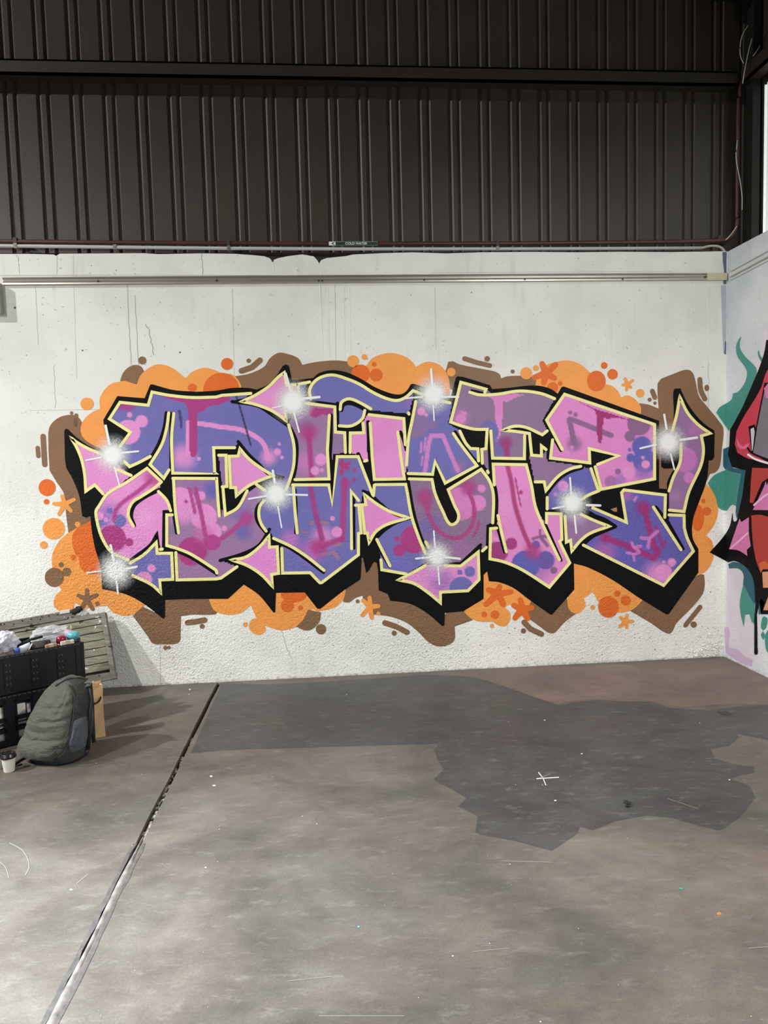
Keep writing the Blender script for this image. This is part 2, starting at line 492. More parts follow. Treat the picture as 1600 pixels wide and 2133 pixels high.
# ------------------------------------------------------------------ floor
def floor_mat(name, c1, c2, c3, rough=0.5):
    m, n, l, b = new_mat(name)
    geo = n.new('ShaderNodeNewGeometry')
    t1 = n.new('ShaderNodeTexNoise'); t1.inputs['Scale'].default_value = 1.25; t1.inputs['Detail'].default_value = 8; t1.inputs['Roughness'].default_value = 0.62; t1.inputs['Distortion'].default_value = 0.6
    l.new(geo.outputs['Position'], t1.inputs['Vector'])
    r1 = n.new('ShaderNodeValToRGB')
    e = r1.color_ramp.elements
    e[0].position = 0.32; e[0].color = (*lin(c3), 1)
    e[1].position = 0.66; e[1].color = (*lin(c1), 1)
    k = e.new(0.5); k.color = (*lin(c2), 1)
    l.new(t1.outputs[0], r1.inputs[0])
    mp = n.new('ShaderNodeMapping'); mp.inputs['Scale'].default_value = (2.4, 4.2, 1); mp.inputs['Rotation'].default_value = (0, 0, 0.25)
    l.new(geo.outputs['Position'], mp.inputs[0])
    t2 = n.new('ShaderNodeTexNoise'); t2.inputs['Scale'].default_value = 1.6; t2.inputs['Detail'].default_value = 9; t2.inputs['Roughness'].default_value = 0.7
    l.new(mp.outputs[0], t2.inputs['Vector'])
    mr = n.new('ShaderNodeMapRange'); mr.inputs['From Min'].default_value = 0.3; mr.inputs['From Max'].default_value = 0.7
    mr.inputs['To Min'].default_value = 0.80; mr.inputs['To Max'].default_value = 1.2
    l.new(t2.outputs[0], mr.inputs[0])
    t3 = n.new('ShaderNodeTexNoise'); t3.inputs['Scale'].default_value = 120; t3.inputs['Detail'].default_value = 3
    l.new(geo.outputs['Position'], t3.inputs['Vector'])
    m3 = n.new('ShaderNodeMapRange'); m3.inputs['From Min'].default_value = 0.3; m3.inputs['From Max'].default_value = 0.7
    m3.inputs['To Min'].default_value = 0.9; m3.inputs['To Max'].default_value = 1.1
    l.new(t3.outputs[0], m3.inputs[0])
    mu = n.new('ShaderNodeMath'); mu.operation = 'MULTIPLY'; l.new(mr.outputs[0], mu.inputs[0]); l.new(m3.outputs[0], mu.inputs[1])
    # patches leaning to rust, others to green-grey
    t4 = n.new('ShaderNodeTexNoise'); t4.inputs['Scale'].default_value = 2.1; t4.inputs['Detail'].default_value = 5; t4.inputs['Roughness'].default_value = 0.6
    mo = n.new('ShaderNodeMapping'); mo.inputs['Location'].default_value = (7, 3, 1); l.new(geo.outputs['Position'], mo.inputs[0]); l.new(mo.outputs[0], t4.inputs['Vector'])
    r4 = n.new('ShaderNodeValToRGB'); e4 = r4.color_ramp.elements
    e4[0].position = 0.36; e4[0].color = (0.965, 1.0, 0.97, 1); e4[1].position = 0.64; e4[1].color = (1.04, 0.985, 0.955, 1)
    l.new(t4.outputs[0], r4.inputs[0])
    tint = n.new('ShaderNodeVectorMath'); tint.operation = 'MULTIPLY'; l.new(r1.outputs[0], tint.inputs[0]); l.new(r4.outputs[0], tint.inputs[1])
    sc = n.new('ShaderNodeVectorMath'); sc.operation = 'SCALE'
    l.new(tint.outputs[0], sc.inputs[0]); l.new(mu.outputs[0], sc.inputs['Scale'])
    # pale scuffs and scratches
    ms = n.new('ShaderNodeMapping'); ms.inputs['Scale'].default_value = (3.5, 9, 1); ms.inputs['Rotation'].default_value = (0, 0, 0.35); l.new(geo.outputs['Position'], ms.inputs[0])
    t5 = n.new('ShaderNodeTexNoise'); t5.inputs['Scale'].default_value = 2.6; t5.inputs['Detail'].default_value = 12; t5.inputs['Roughness'].default_value = 0.78; l.new(ms.outputs[0], t5.inputs['Vector'])
    r5 = n.new('ShaderNodeMapRange'); r5.inputs['From Min'].default_value = 0.54; r5.inputs['From Max'].default_value = 0.78; r5.inputs['To Max'].default_value = 0.55; l.new(t5.outputs[0], r5.inputs[0])
    m5 = n.new('ShaderNodeMix'); m5.data_type = 'RGBA'; l.new(r5.outputs[0], m5.inputs[0]); l.new(sc.outputs[0], m5.inputs[6]); m5.inputs[7].default_value = (*lin((150, 146, 139)), 1)
    l.new(m5.outputs[2], b.inputs['Base Color'])
    rr = n.new('ShaderNodeMapRange'); rr.inputs['From Min'].default_value = 0.3; rr.inputs['From Max'].default_value = 0.7
    rr.inputs['To Min'].default_value = rough-0.08; rr.inputs['To Max'].default_value = rough+0.12
    l.new(t2.outputs[0], rr.inputs[0]); l.new(rr.outputs[0], b.inputs['Roughness'])
    bp = n.new('ShaderNodeBump'); bp.inputs['Strength'].default_value = 0.22; bp.inputs['Distance'].default_value = 0.012
    ad = n.new('ShaderNodeMath'); ad.operation = 'MULTIPLY_ADD'; ad.inputs[1].default_value = 0.25
    l.new(t3.outputs[0], ad.inputs[0]); l.new(t2.outputs[0], ad.inputs[2])
    l.new(ad.outputs[0], bp.inputs['Height']); l.new(bp.outputs[0], b.inputs['Normal'])
    return m
CONC = floor_mat('worn_concrete', (108, 102, 94), (94, 87, 80), (74, 72, 66), 0.52)
DAMP = floor_mat('stained_concrete', (76, 75, 73), (66, 66, 64), (57, 57, 57), 0.46)
WARM = floor_mat('dusty_concrete', (122, 111, 99), (110, 96, 88), (98, 88, 81), 0.6)
SX = -0.86
floor = MB().box(-9, XC, -7, D+0.02, -0.09, -0.022).build('floor', simple('joint_dirt', (36, 33, 30), rough=0.9, noise=0.4, scale=40), kind='structure', label='worn grey concrete floor with a long joint and stains')
def slab(x0, x1, edge_l, edge_r):
    """one pour of concrete, its joint edge slightly chipped"""
    k = 60; rn = random.Random(int(x0*10)); ys = [-7+(D+7)*i/k for i in range(k+1)]
    lft = [(x0+(rn.uniform(0, 0.006) if edge_l else 0), y) for y in ys]
    rgt = [(x1-(rn.uniform(0, 0.006) if edge_r else 0), y) for y in ys]
    vs = [(x, y, 0) for x, y in lft]+[(x, y, 0) for x, y in rgt]+[(x, y, -0.03) for x, y in lft]+[(x, y, -0.03) for x, y in rgt]
    m = k+1; fs = []
    for i in range(k):
        fs += [(i, m+i, m+i+1, i+1), (m+i, 3*m+i, 3*m+i+1, m+i+1), (2*m+i, i, i+1, 2*m+i+1)]
    obj('slab', vs, fs, CONC, floor)
slab(-9, SX-0.011, False, True)
slab(SX+0.009, XC, True, False)
# the rubbery sealant left in the near half of the joint, and grit in the far half
k = 40; vs = []; fs = []
rn = random.Random(5)
for i in range(k+1):
    y = -1+(3.0+1)*i/k; wdt = 0.021+0.006*math.sin(i*0.9)+rn.uniform(-0.003, 0.003)
    if i > k-4: wdt *= (k+1-i)/4
    for u, z in ((-1, -0.012), (-0.55, 0.001), (-0.15, 0.004), (0.35, 0.004), (1, -0.004)):
        vs.append((SX+0.004+u*wdt*0.8, y, z+rn.uniform(-0.001, 0.001)))
for i in range(k):
    for j in range(4):
        fs.append((i*5+j, i*5+j+1, i*5+6+j, i*5+5+j))
obj('joint_sealant', vs, fs, simple('sealant', (122, 116, 108), rough=0.4, noise=0.45, scale=22), floor, smooth=True, label='pale sealant strip in the near half of the floor joint')
dk = MB()
for sgn, wx in ((-1, 0.016), (1, 0.012)):
    xs = SX+0.004+sgn*0.021
    prev = None; v = []; f = []
    for i in range(61):
        y = -1+3.95*i/60; e = rn.uniform(-0.003, 0.003)
        v += [(xs-wx/2+e, y, 0.0012), (xs+wx/2+e+rn.uniform(-0.004, 0.004), y, 0.0012)]
        if i: k2 = 2*i; f.append((k2-2, k2-1, k2+1, k2))
    dk.add(v, f)
dk.build('joint_smear', simple('joint_smear', (84, 80, 76), rough=0.6, noise=0.3, scale=30), floor, label='dark grey smears along both sides of the sealant')
gv = MB()
for i in range(90):
    y = 3.0+rn.random()*1.2; x = SX+rn.uniform(-0.009, 0.008); s = rn.uniform(0.002, 0.006)
    gv.box(x-s, x+s, y-s*2, y+s*2, -0.022, -0.02+s)
gv.build('joint_grit', simple('grit', (150, 140, 128), rough=0.9, noise=0.3, scale=60), floor, kind='stuff')

def stain(path, mat, lift, name='stain'):
    pts = curve(path, closed=True)
    return poly_mesh(name, pts, mat, floor, 0, put=lambda x, y, o: on_floor(x, y, lift))
stain("P 398 1568 480 1562 600 1558 700 1555 800 1552 915 1549 905 1562 912 1585 925 1602 903 1624 940 1643 972 1662 955 1680 995 1700 990 1736 1075 1752 1150 1772 1204 1735 1208 1722 1235 1729 1280 1711 1348 1698 1400 1703 1450 1718 1500 1730 1538 1705 1574 1662 1562 1637 1520 1621 1573 1608 1570 1597 1530 1592 1490 1580 1480 1560 1520 1553 1540 1535 1532 1528 1545 1530 1600 1541 1700 1560 1700 1460 1600 1469 1537 1471 1478 1480 1425 1476 ~1390 1472 1362 1463 ~1330 1461 1300 1461 ~1240 1458 ~1200 1463 1160 1470 1150 1464 ~1080 1440 1020 1419 ~980 1410 900 1405 ~700 1418 ~560 1425 462 1424", DAMP, 0.0007)
stain("P 900 1404 ~1000 1392 1200 1388 1500 1373 1600 1408 1700 1450 1600 1467 ~1520 1466 ~1420 1472 ~1330 1456 ~1200 1460 ~1150 1466 ~1070 1436 1000 1416", WARM, 0.0004)
CHALK = simple('chalk', (138, 135, 128), rough=0.9)
def mark(path, w, mat=CHALK, name='chalk_mark', label=None):
    return flat_mesh(name, [ribbon(curve(path), w*0.75)], mat, floor, 0, put=lambda x, y, o: on_floor(x, y, 0.0012), label=label)
CH2 = simple('bright_chalk', (215, 214, 210), rough=0.9)
mark("P 1118 1622 1164 1619", 2.4, CH2); mark("P 1122 1609 1131 1620 1137 1635", 2.4, CH2); mark("P 1125 1620 1146 1612", 1.4)
mark("P 664 2116 842 2116", 1.6); mark("P 1045 1793 1150 1796", 1.5); mark("P 1330 1782 1400 1781", 0.8); mark("P 985 1982 1060 1975", 1.5)
mark("P 20 1756 ~45 1770 ~58 1790 ~60 1808 53 1822", 2.4); mark("P 0 1795 ~12 1808 18 1828", 2); mark("P 1390 1663 1456 1685", 0.8); mark("P 600 2043 690 2034", 1.4)
mark("P 160 1840 182 1822", 1.6); mark("P 1560 1975 1600 1972", 2)
specks = MB(); rn = random.Random(11)
fixed = [(722, 1447, 3), (395, 1436, 6), (394, 1446, 4), (1458, 1506, 3), (1520, 1624, 5), (1212, 1570, 5), (440, 1617, 6), (446, 1636, 7), (428, 1807, 5), (943, 1991, 5), (1126, 2128, 5), (1205, 1934, 3), (1020, 1965, 3), (872, 2078, 3), (630, 1700, 3), (660, 1716, 3), (1135, 1500, 4), (1059, 1503, 2), (1157, 1667, 6), (1062, 1800, 3), (1130, 1635, 3), (148, 1853, 6), (1565, 2117, 4)]
for _ in range(60): fixed.append((rn.uniform(150, 1590), rn.uniform(1580, 2125), rn.uniform(1.0, 2.2)))
for (x, y, s) in fixed:
    s *= 0.62
    r = [on_floor(x+s*math.cos(a+rn.uniform(-.3, .3))*rn.uniform(.5, 1), y+0.6*s*math.sin(a)*rn.uniform(.5, 1), 0.0014) for a in [k*math.pi/3 for k in range(6)]]
    specks.add(r[::-1], [tuple(range(6))])
specks.build('paint_flecks', simple('fleck', (196, 195, 190), rough=0.8), floor, kind='stuff')
for (x, y, s, c, nm) in [(1419, 1851, 4, (40, 150, 120), 'green'), (1498, 1903, 5, (225, 120, 60), 'orange'), (747, 1930, 3, (90, 170, 180), 'blue')]:
    r = [on_floor(x+s*math.cos(a), y+0.6*s*math.sin(a), 0.0015) for a in [k*math.pi/4 for k in range(8)]]
    obj('paint_drip', r[::-1], [tuple(range(8))], simple('drip_'+nm, c), floor, label=nm+' paint drip')

# ------------------------------------------------------------------ lines, cracks and pits of the long wall
CRACK = simple('crack', (158, 155, 146), rough=0.9); RIDGE = simple('ridge', (236, 236, 230), rough=0.6); HOLE = simple('hole', (40, 38, 34), rough=0.9)
rn = random.Random(21)
def jag(x0, y0, x1, y1, a=1.2, n=14):
    return [(x0+(x1-x0)*i/n+rn.uniform(-a, a), y0+(y1-y0)*i/n) for i in range(n+1)]
cr = []
for (x0, y0, x1, y1, w, a) in [(74, 595, 80, 720, .9, .4), (154, 595, 160, 790, .6, .3), (265, 592, 273, 760, 1.6, 1), (281, 615, 289, 770, 1.4, .8), (306, 675, 322, 740, 2, 3), (38, 535, 40, 573, 1.6, .7),
        (119, 533, 119, 572, 1, .5), (420, 528, 423, 572, 1.6, .8), (153, 530, 153, 575, .6, .3), (484, 600, 489, 800, .7, .3), (668, 590, 672, 730, 1, .5), (698, 590, 700, 760, .8, .3),
        (906, 600, 908, 730, .8, .3), (1476, 745, 1476, 850, .9, 1), (270, 800, 285, 1010, .9, .6), (297, 800, 300, 900, .7, .5), (312, 1120, 316, 1180, .7, 1), (332, 1260, 335, 1425, 1, 1.4), (585, 1310, 606, 1372, 1.2, 2),
        (113, 760, 116, 850, 1, 1.5), (60, 855, 210, 853, .7, .5), (0, 574, 230, 573, 1.2, .8), (230, 573, 700, 574, .7, .6), (900, 568, 1400, 565, .6, .5), (200, 1140, 205, 1320, .5, 1)]:
    cr.append(ribbon(jag(x0, y0, x1, y1, a), w*0.8, 0))
flat_mesh('crack', cr, CRACK, wall_back, 0.0004, label='fine dark cracks and formwork lines')
cr = []
for (x0, y0, x1, y1, w) in [(666, 590, 672, 735, 2.2), (683, 590, 686, 745, 1.4), (716, 592, 718, 750, 1.5), (727, 592, 730, 750, 2), (568, 548, 572, 575, 2), (671, 548, 668, 576, 1.5), (785, 530, 786, 572, 1.2),
        (1107, 590, 1109, 760, 1.4), (1279, 600, 1281, 770, 1.2), (1447, 590, 1448, 780, 1.3), (1474, 585, 1475, 760, 1.6), (1080, 600, 1082, 720, .8), (37, 545, 40, 573, 1.6)]:
    cr.append(ribbon(jag(x0, y0, x1, y1, .3), w, 0))
flat_mesh('concrete_ridge', cr, RIDGE, wall_back, 0.0012, label='thin raised formwork ridges')
cr = []
for (x, y, s) in [(31, 641, 2.6), (113, 645, 1), (117, 646, 1), (90, 620, 1), (190, 553, 1.2), (242, 563, 1.2), (172, 730, 2), (982, 609, 1.4), (90, 656, 1), (251, 641, 1), (240, 620, 1), (375, 734, 2), (55, 740, 1.2), (1342, 771, 1), (1480, 1233, 1.4), (230, 748, 1)]:
    cr.append(disc_shape(circ(x, y, s, s*.9, 8)))
for _ in range(170):
    x = rn.uniform(330, 1500); y = rn.uniform(1290, 1422-0.052*(x-335)); cr.append(disc_shape(circ(x, y, rn.uniform(.5, 1.6), rn.uniform(.4, 1.1), 6)))
for _ in range(60): cr.append(disc_shape(circ(rn.uniform(0, 1500), rn.uniform(600, 740), rn.uniform(.4, .9), None, 6)))
flat_mesh('pock_mark', cr, simple('pock', (96, 92, 84), rough=0.9), wall_back, 0.0003, kind='stuff')
# flaking plaster low in the corner
fl = MB()
for _ in range(240):
    x = 1515-abs(rn.gauss(0, 34)); yb = 1366+(1513-x)*0.052; y = yb-abs(rn.gauss(0, 22)); s = rn.uniform(.004, .014)
    p = Vector(on_wall(x, y, 0)); q = [p+Vector((math.cos(a)*s*rn.uniform(.5, 1.2), -rn.uniform(.001, .010), math.sin(a)*s*rn.uniform(.5, 1.2))) for a in (0, 1.3, 2.5, 3.8, 5.0)]
    if p.x > XC-0.02: continue
    fl.add(q+[p+Vector((0, -0.001, 0))], [(4, 3, 2, 1, 0), (0, 1, 5), (1, 2, 5), (2, 3, 5), (3, 4, 5), (4, 0, 5)])
fl.build('flaking_plaster', WHITE, wall_back, kind='stuff')
# blue-grey paint line in the corner
BLUEG = paint('blue_grey_paint', (92, 102, 122)); BLUEP = paint('pale_blue_grey_paint', (172, 178, 184))
poly_mesh('corner_paint', curve("P 1505 525 1514 524.5 1513.5 545 1513.5 565 1514.5 570 1514 578 1513.5 592 1507 592 1506.5 580 1508.5 566 1506 545", True), BLUEG, wall_back, 0.0006, label='blue grey corner paint')
poly_mesh('corner_paint', curve("P 1502 594 1513.2 594 1513 640 1512.5 735 1507 736 1505 690", True), BLUEP, wall_back, 0.0006, label='pale blue grey corner paint')
poly_mesh('corner_paint', [(1510, 710), (1513, 712), (1512.5, 738), (1509, 738)], BLUEG, wall_back, 0.0008)

# ------------------------------------------------------------------ the mural
PURPLE = (113, 111, 178); PINK = (228, 148, 208); MAUVE = (158, 122, 162); GREYM = (142, 114, 148); MAG = (172, 62, 130)
LILAC = (170, 120, 190); GREYV = (140, 100, 140); BLUE = (100, 98, 178)
P_ORANGE = paint('orange_paint', (246, 160, 80)); P_DORANGE = paint('dark_orange_paint', (226, 108, 40)); P_BROWN = paint('brown_paint', (136, 102, 74))
P_BROWN2 = paint('dark_brown_paint', (112, 82, 58)); P_BLACK = paint('black_paint', (13, 14, 16), 0.6, var=0.2); P_BLACK.node_tree.nodes['Principled BSDF'].inputs['Specular IOR Level'].default_value = 0.12; P_YELLOW = paint('pale_yellow_paint', (246, 236, 158)); P_WHITE = paint('white_spray', (238, 240, 238))
P_FILL = paint('sprayed_fill', PINK, attr='paint', var=0.05)

mural = empty('graffiti_mural', on_wall(800, 1300, 0), 'large purple, pink and mauve graffiti mural with yellow outlines on the long white wall', 'mural')
Z0 = 0.0009; ZS = 0.00045     # paint layers, fractions of a millimetre
def layer(k): return Z0+ZS*k

def blob(name, path, mat, lay, label=None, parent=None):
    return poly_mesh(name, curve(path, True), mat, parent or mural, layer(lay), label=label)
def spot(t, mat, lay, label=None):
    """round dots: tile letter, x, y, rx[, ry]"""
    k, x, y, rx = t[:4]; ry = t[4] if len(t) > 4 else rx
    X, Y, S = TILE[k]
    return poly_mesh('paint_dot', circ(X+x/S, Y+y/S, rx/S, ry/S, 30), mat, mural, layer(lay), label=label)
def dash(path, w, mat, lay, name='paint_dash', label=None):
    return flat_mesh(name, [ribbon(curve(path), w)], mat, mural, layer(lay), label=label)
def star(t, cx, cy, arms, w, mat, lay, label=None):
    X, Y, S = TILE[t]; c = (X+cx/S, Y+cy/S); h = w/S/2
    tips = sorted(((math.atan2(ay-cy, ax-cx), math.hypot(ax-cx, ay-cy)/S) for ax, ay in arms))
    pts = []
    for i, (a, r) in enumerate(tips):
        d = (math.cos(a), math.sin(a)); nrm = (-d[1], d[0]); e = r-h*0.4
        for k in range(7):
            q = -math.pi/2+math.pi*k/6
            pts.append((c[0]+d[0]*(e+h*math.cos(q))+nrm[0]*h*math.sin(q), c[1]+d[1]*(e+h*math.cos(q))+nrm[1]*h*math.sin(q)))
        b = tips[(i+1) % len(tips)][0]+(2*math.pi if i == len(tips)-1 else 0)
        m = (a+b)/2; rr = min(h*1.25/max(0.25, math.sin((b-a)/2)), r*0.6)
        pts.append((c[0]+rr*math.cos(m), c[1]+rr*math.sin(m)))
    return poly_mesh('splat_star', pts, mat, mural, layer(lay), label=label)

# brown clouds
for p in ["A 490 730 ~445 670 ~370 657 ~280 685 ~212 760 ~203 900 213 1120 ~270 1215 ~335 1320 E ~352 300 372 445 440 440 600 350 A 640 1400 640 900",
          "A 800 372 ~830 300 ~900 245 ~970 250 1005 300 960 360 940 406 870 420",
          "B 360 335 ~480 312 ~600 255 ~650 185 ~720 140 ~800 150 ~885 185 920 240 ~1040 215 ~1200 203 1320 215 1480 300 1500 420 1000 420 700 450 540 490 400 470",
          "C 700 330 720 270 735 215 775 209 ~830 235 ~1000 270 ~1120 295 ~1165 320 1176 352 ~1230 335 1350 330 1450 340 1500 420 1450 480 800 470 740 430",
          "D 920 560 ~1000 570 1088 604 ~1080 400 1110 355 ~1200 320 ~1310 281 ~1360 292 ~1388 345 ~1425 500 R ~160 1040 ~290 1200 ~342 1290 ~325 1500 ~303 1680 ~260 1745 200 1765 150 1870 -40 1990 D 1250 1300 1060 1300 1060 760 900 680",
          "H 1430 780 1468 790 ~1473 880 ~1450 960 ~1340 1090 ~1240 1190 ~1190 1276 ~1140 1270 ~1020 1190 850 1090 890 950 1160 980",
          "G 1370 970 H 190 1000 320 970 ~345 1060 405 1110 ~300 1190 ~220 1274 ~170 1272 ~100 1222 15 1160 G 1395 1100",
          "F 1420 640 1442 640 1455 770 ~1520 660 1560 760 G 170 900 ~250 960 ~420 990 ~560 1060 690 1160 730 1080 870 1080 942 1167 790 1220 ~788 1330 ~740 1372 ~650 1386 ~570 1350 ~480 1260 ~380 1185 ~250 1138 110 1120 30 1020 F 1420 963 ~1360 985 ~1310 1020 1258 1015 1280 880 1390 800",
          "E 1150 970 1560 970 F ~165 1030 216 1098 ~190 1120 0 1122 E 1310 1134 1305 1270 ~1300 1340 ~1260 1366 ~1160 1368 ~1075 1362 ~1030 1300 908 1133 980 1050 1130 1120"]:
    blob('brown_cloud', p, P_BROWN, 0)
for p in ["A 720 960 ~560 900 ~478 820 ~485 720 ~560 640 632 608 ~635 510 ~715 405 840 372 940 404 ~970 330 ~1050 260 ~1130 235 ~1240 268 1345 352 ~1400 300 ~1500 264 B ~185 282 250 312 ~330 318 ~385 365 412 420 360 490 0 500 A 1000 540",
          "C 0 262 50 248 ~110 180 ~250 141 ~380 173 ~440 220 466 256 ~560 214 ~660 240 ~725 315 ~748 410 745 490 640 540 400 520 200 540 0 440 B 1400 400 1420 300",
          "D 60 420 ~80 330 ~160 240 ~250 212 ~340 204 ~435 235 520 306 640 398 ~705 418 ~755 465 775 512 ~830 494 ~900 533 ~942 600 932 690 600 620 250 500",
          "S 150 38 ~230 110 ~275 220 ~283 350 ~240 480 158 588 ~215 640 ~239 760 ~215 880 ~150 970 55 1014 -100 900 -100 300",
          "H 360 660 700 780 980 970 ~885 1070 ~800 1102 ~740 1100 ~620 1030 582 1010 540 933 465 985 ~481 1040 ~450 1090 ~400 1114 ~345 1080 ~328 1020 330 970 380 880",
          "G 1010 770 1060 752 1070 830 ~1200 850 ~1320 905 1440 985 1400 1060 1240 1040 1208 1060 ~1255 1120 ~1225 1210 ~1160 1215 1110 1182 ~1000 1180 ~920 1150 866 1095 1000 960",
          "F 138 990 300 970 430 840 570 930 680 1090 690 925 940 920 1055 1060 1282 905 ~1265 985 ~1190 1060 1050 1096 1000 1075 ~940 1160 ~860 1225 ~740 1252 608 1214 ~612 1260 ~545 1290 ~480 1240 ~490 1170 538 1148 490 1045 ~400 1110 ~280 1120 ~185 1085",
          "E 560 340 ~440 398 ~320 480 ~245 590 ~233 700 ~265 840 312 915 ~260 970 ~248 1040 ~290 1088 340 1098 410 1080 425 1018 500 1070 570 1060 690 1044 ~740 1100 ~830 1132 905 1124 1010 1040 800 880 660 860 640 600"]:
    blob('orange_cloud', p, P_ORANGE, 1)
# darker orange lobes and dots on the clouds
blob('orange_lobe', "E 557 342 ~450 395 ~402 470 ~420 600 455 645 ~468 720 ~520 775 660 785 640 640 600 500", P_DORANGE, 2)
for t in [('B', 245, 455, 153, 150), ('F', 850, 945, 112, 74), ('S', 70, 400, 66, 140), ('C', 5, 315, 78)]:
    spot(t, P_DORANGE, 2, 'dark orange dot')
for t in [('A', 1402, 430, 38, 34), ('C', 135, 325, 54), ('C', 118, 235, 20), ('D', 570, 375, 78, 86), ('D', 705, 318, 44), ('D', 205, 430, 46), ('D', 268, 395, 20), ('D', 635, 245, 28), ('B', 292, 232, 50),
          ('S', 165, 330, 46), ('S', 128, 222, 24), ('H', 670, 1056, 86, 90), ('H', 815, 1003, 43), ('H', 745, 945, 25), ('G', 1125, 1122, 36), ('G', 1035, 1120, 24), ('F', 795, 1045, 55), ('F', 905, 1065, 21), ('E', 412, 645, 24),
          ('E', 192, 62, 70), ('E', 187, 180, 23)]:
    spot(t, P_DORANGE, 3, 'dark orange dot')
for t in [('A', 525, 565, 55, 52), ('B', 1343, 210, 50), ('B', 1437, 175, 24), ('C', 760, 300, 36), ('C', 1385, 310, 50), ('C', 1466, 268, 25), ('D', 935, 477, 36), ('H', 540, 1060, 20), ('G', 1100, 1215, 18), ('F', 445, 1203, 20),
          ('F', 1553, 1112, 17), ('E', 247, 405, 92, 90), ('E', 165, 540, 32), ('E', 447, 370, 23)]:
    spot(t, P_ORANGE, 2, 'orange dot')
for t in [('A', 985, 203, 33), ('A', 396, 641, 14), ('A', 435, 661, 17), ('B', 472, 205, 18), ('C', 1060, 190, 23), ('C', 1272, 295, 17), ('D', 1014, 530, 17), ('D', 1058, 558, 14), ('D', 1490, 432, 20, 27), ('H', 1381, 1204, 26),
          ('G', 1362, 1257, 22), ('G', 285, 1275, 21), ('F', 1380, 1010, 16), ('F', 1075, 1243, 43), ('E', 1485, 1218, 20), ('E', 1178, 1397, 18), ('E', 1208, 1395, 13), ('E', 253, 810, 80), ('E', 357, 765, 37), ('E', 310, 706, 22), ('E', 612, 1030, 19)]:
    spot(t, P_BROWN, 3, 'brown dot')
for p, w in [("A 158 835 172 1070", 11), ("A 113 932 119 998", 9), ("B 412 290 500 260 565 202", 12), ("C 872 188 980 222 1082 246", 10), ("D 1036 458 1058 512", 10), ("D 1432 362 ~1440 450 1474 524", 10.5),
             ("H 1435 1058 1312 1210", 9.5), ("G 1368 1185 1420 1240 1512 1284", 11.5), ("G 208 1190 300 1220 392 1268", 11.5), ("E 1362 1188 1430 1180 1505 1166", 11.5)]:
    dash(p, w, P_BROWN, 3, label='brown paint dash')
dash("A 425 695 428 742", 6.5, P_BROWN2, 3, label='dark brown paint dash')
blob('brown_lobe', "F 968 1080 1075 1102 ~1062 1180 ~1000 1242 ~940 1252 868 1220 ~925 1165", P_BROWN, 3)
blob('brown_lobe', "H 688 243 740 226 742 264 715 262", paint('tan_paint', (172, 130, 92)), 8)
star('D', 150, 310, [(115, 222), (238, 232), (228, 355), (130, 400), (45, 348)], 46, P_DORANGE, 3, 'dark orange splat star on the upper cloud')
star('D', 828, 405, [(808, 350), (878, 366), (862, 432), (820, 455), (785, 408)], 24, P_ORANGE, 3)
star('H', 815, 1182, [(825, 1122), (878, 1176), (824, 1234), (762, 1222), (767, 1142)], 27, P_ORANGE, 3)
star('G', 1150, 945, [(1165, 880), (1265, 930), (1198, 1045), (1045, 1040), (1062, 912)], 46, P_DORANGE, 3)
star('G', 1350, 1075, [(1335, 990), (1440, 1062), (1402, 1160), (1287, 1155), (1275, 1040)], 46, P_DORANGE, 3)
star('F', 1482, 1055, [(1480, 972), (1560, 1050), (1500, 1155), (1415, 1130), (1422, 1000)], 34, P_ORANGE, 3)
star('E', 340, 200, [(318, 128), (422, 160), (395, 262), (290, 290), (245, 196)], 30, P_ORANGE, 3)
star('E', 525, 995, [(525, 910), (612, 955), (576, 1080), (472, 1082), (448, 960)], 33, P_BROWN, 3, 'brown splat star above the timber panel')

# black silhouette with its drop shadow
blob('black_shadow', "A 335 790 348 772 365 775 ~440 845 ~560 925 670 950 700 930 660 700 778 500 1005 518 1052 405 1070 402 ~1250 450 ~1450 465 B 0 466 ~200 455 ~330 433 ~460 432 540 446 ~640 400 ~700 335 755 250 785 236 808 250 832 366 ~900 362 1010 350 ~1060 308 ~1170 284 ~1290 303 ~1400 352 C ~130 428 ~260 478 ~335 486 ~385 460 425 400 450 398 560 432 745 500 760 500 800 345 815 335 860 340 1085 410 1100 442 ~1250 430 D ~0 413 ~100 415 ~190 440 248 480 280 425 300 420 1092 706 1092 1270 1160 1275 ~1160 1220 ~1190 1150 1225 1100 1135 1105 1110 1090 1110 900 ~1195 800 ~1215 650 ~1210 480 1220 440 1270 436 ~1320 545 ~1400 660 ~1480 740 1550 785 1555 810 1552 1010 1535 1034 1506 1036 ~1490 1200 ~1430 1370 H ~1375 330 ~1372 480 1420 575 1420 770 1172 1118 1150 1118 920 978 ~700 830 ~500 728 382 695 386 912 200 1122 185 1120 0 990 G 1400 990 ~1280 900 ~1160 852 1075 843 1060 760 1030 790 1030 990 858 1094 708 1106 702 1212 685 1216 ~560 1110 ~420 1032 252 1004 232 950 156 918 150 750 140 690 115 680 80 745 52 775 25 645 15 650 5 815 F 1402 828 1270 915 1070 1072 1045 1072 940 936 700 940 694 1100 680 1105 ~560 960 432 870 300 990 0 990 E 1175 998 1175 1140 1160 1156 ~1000 1032 ~850 952 652 908 ~636 720 ~590 560 ~562 400 553 298 520 314 485 300 ~460 130 ~400 -20 A ~350 1085 338 900", P_BLACK, 4)

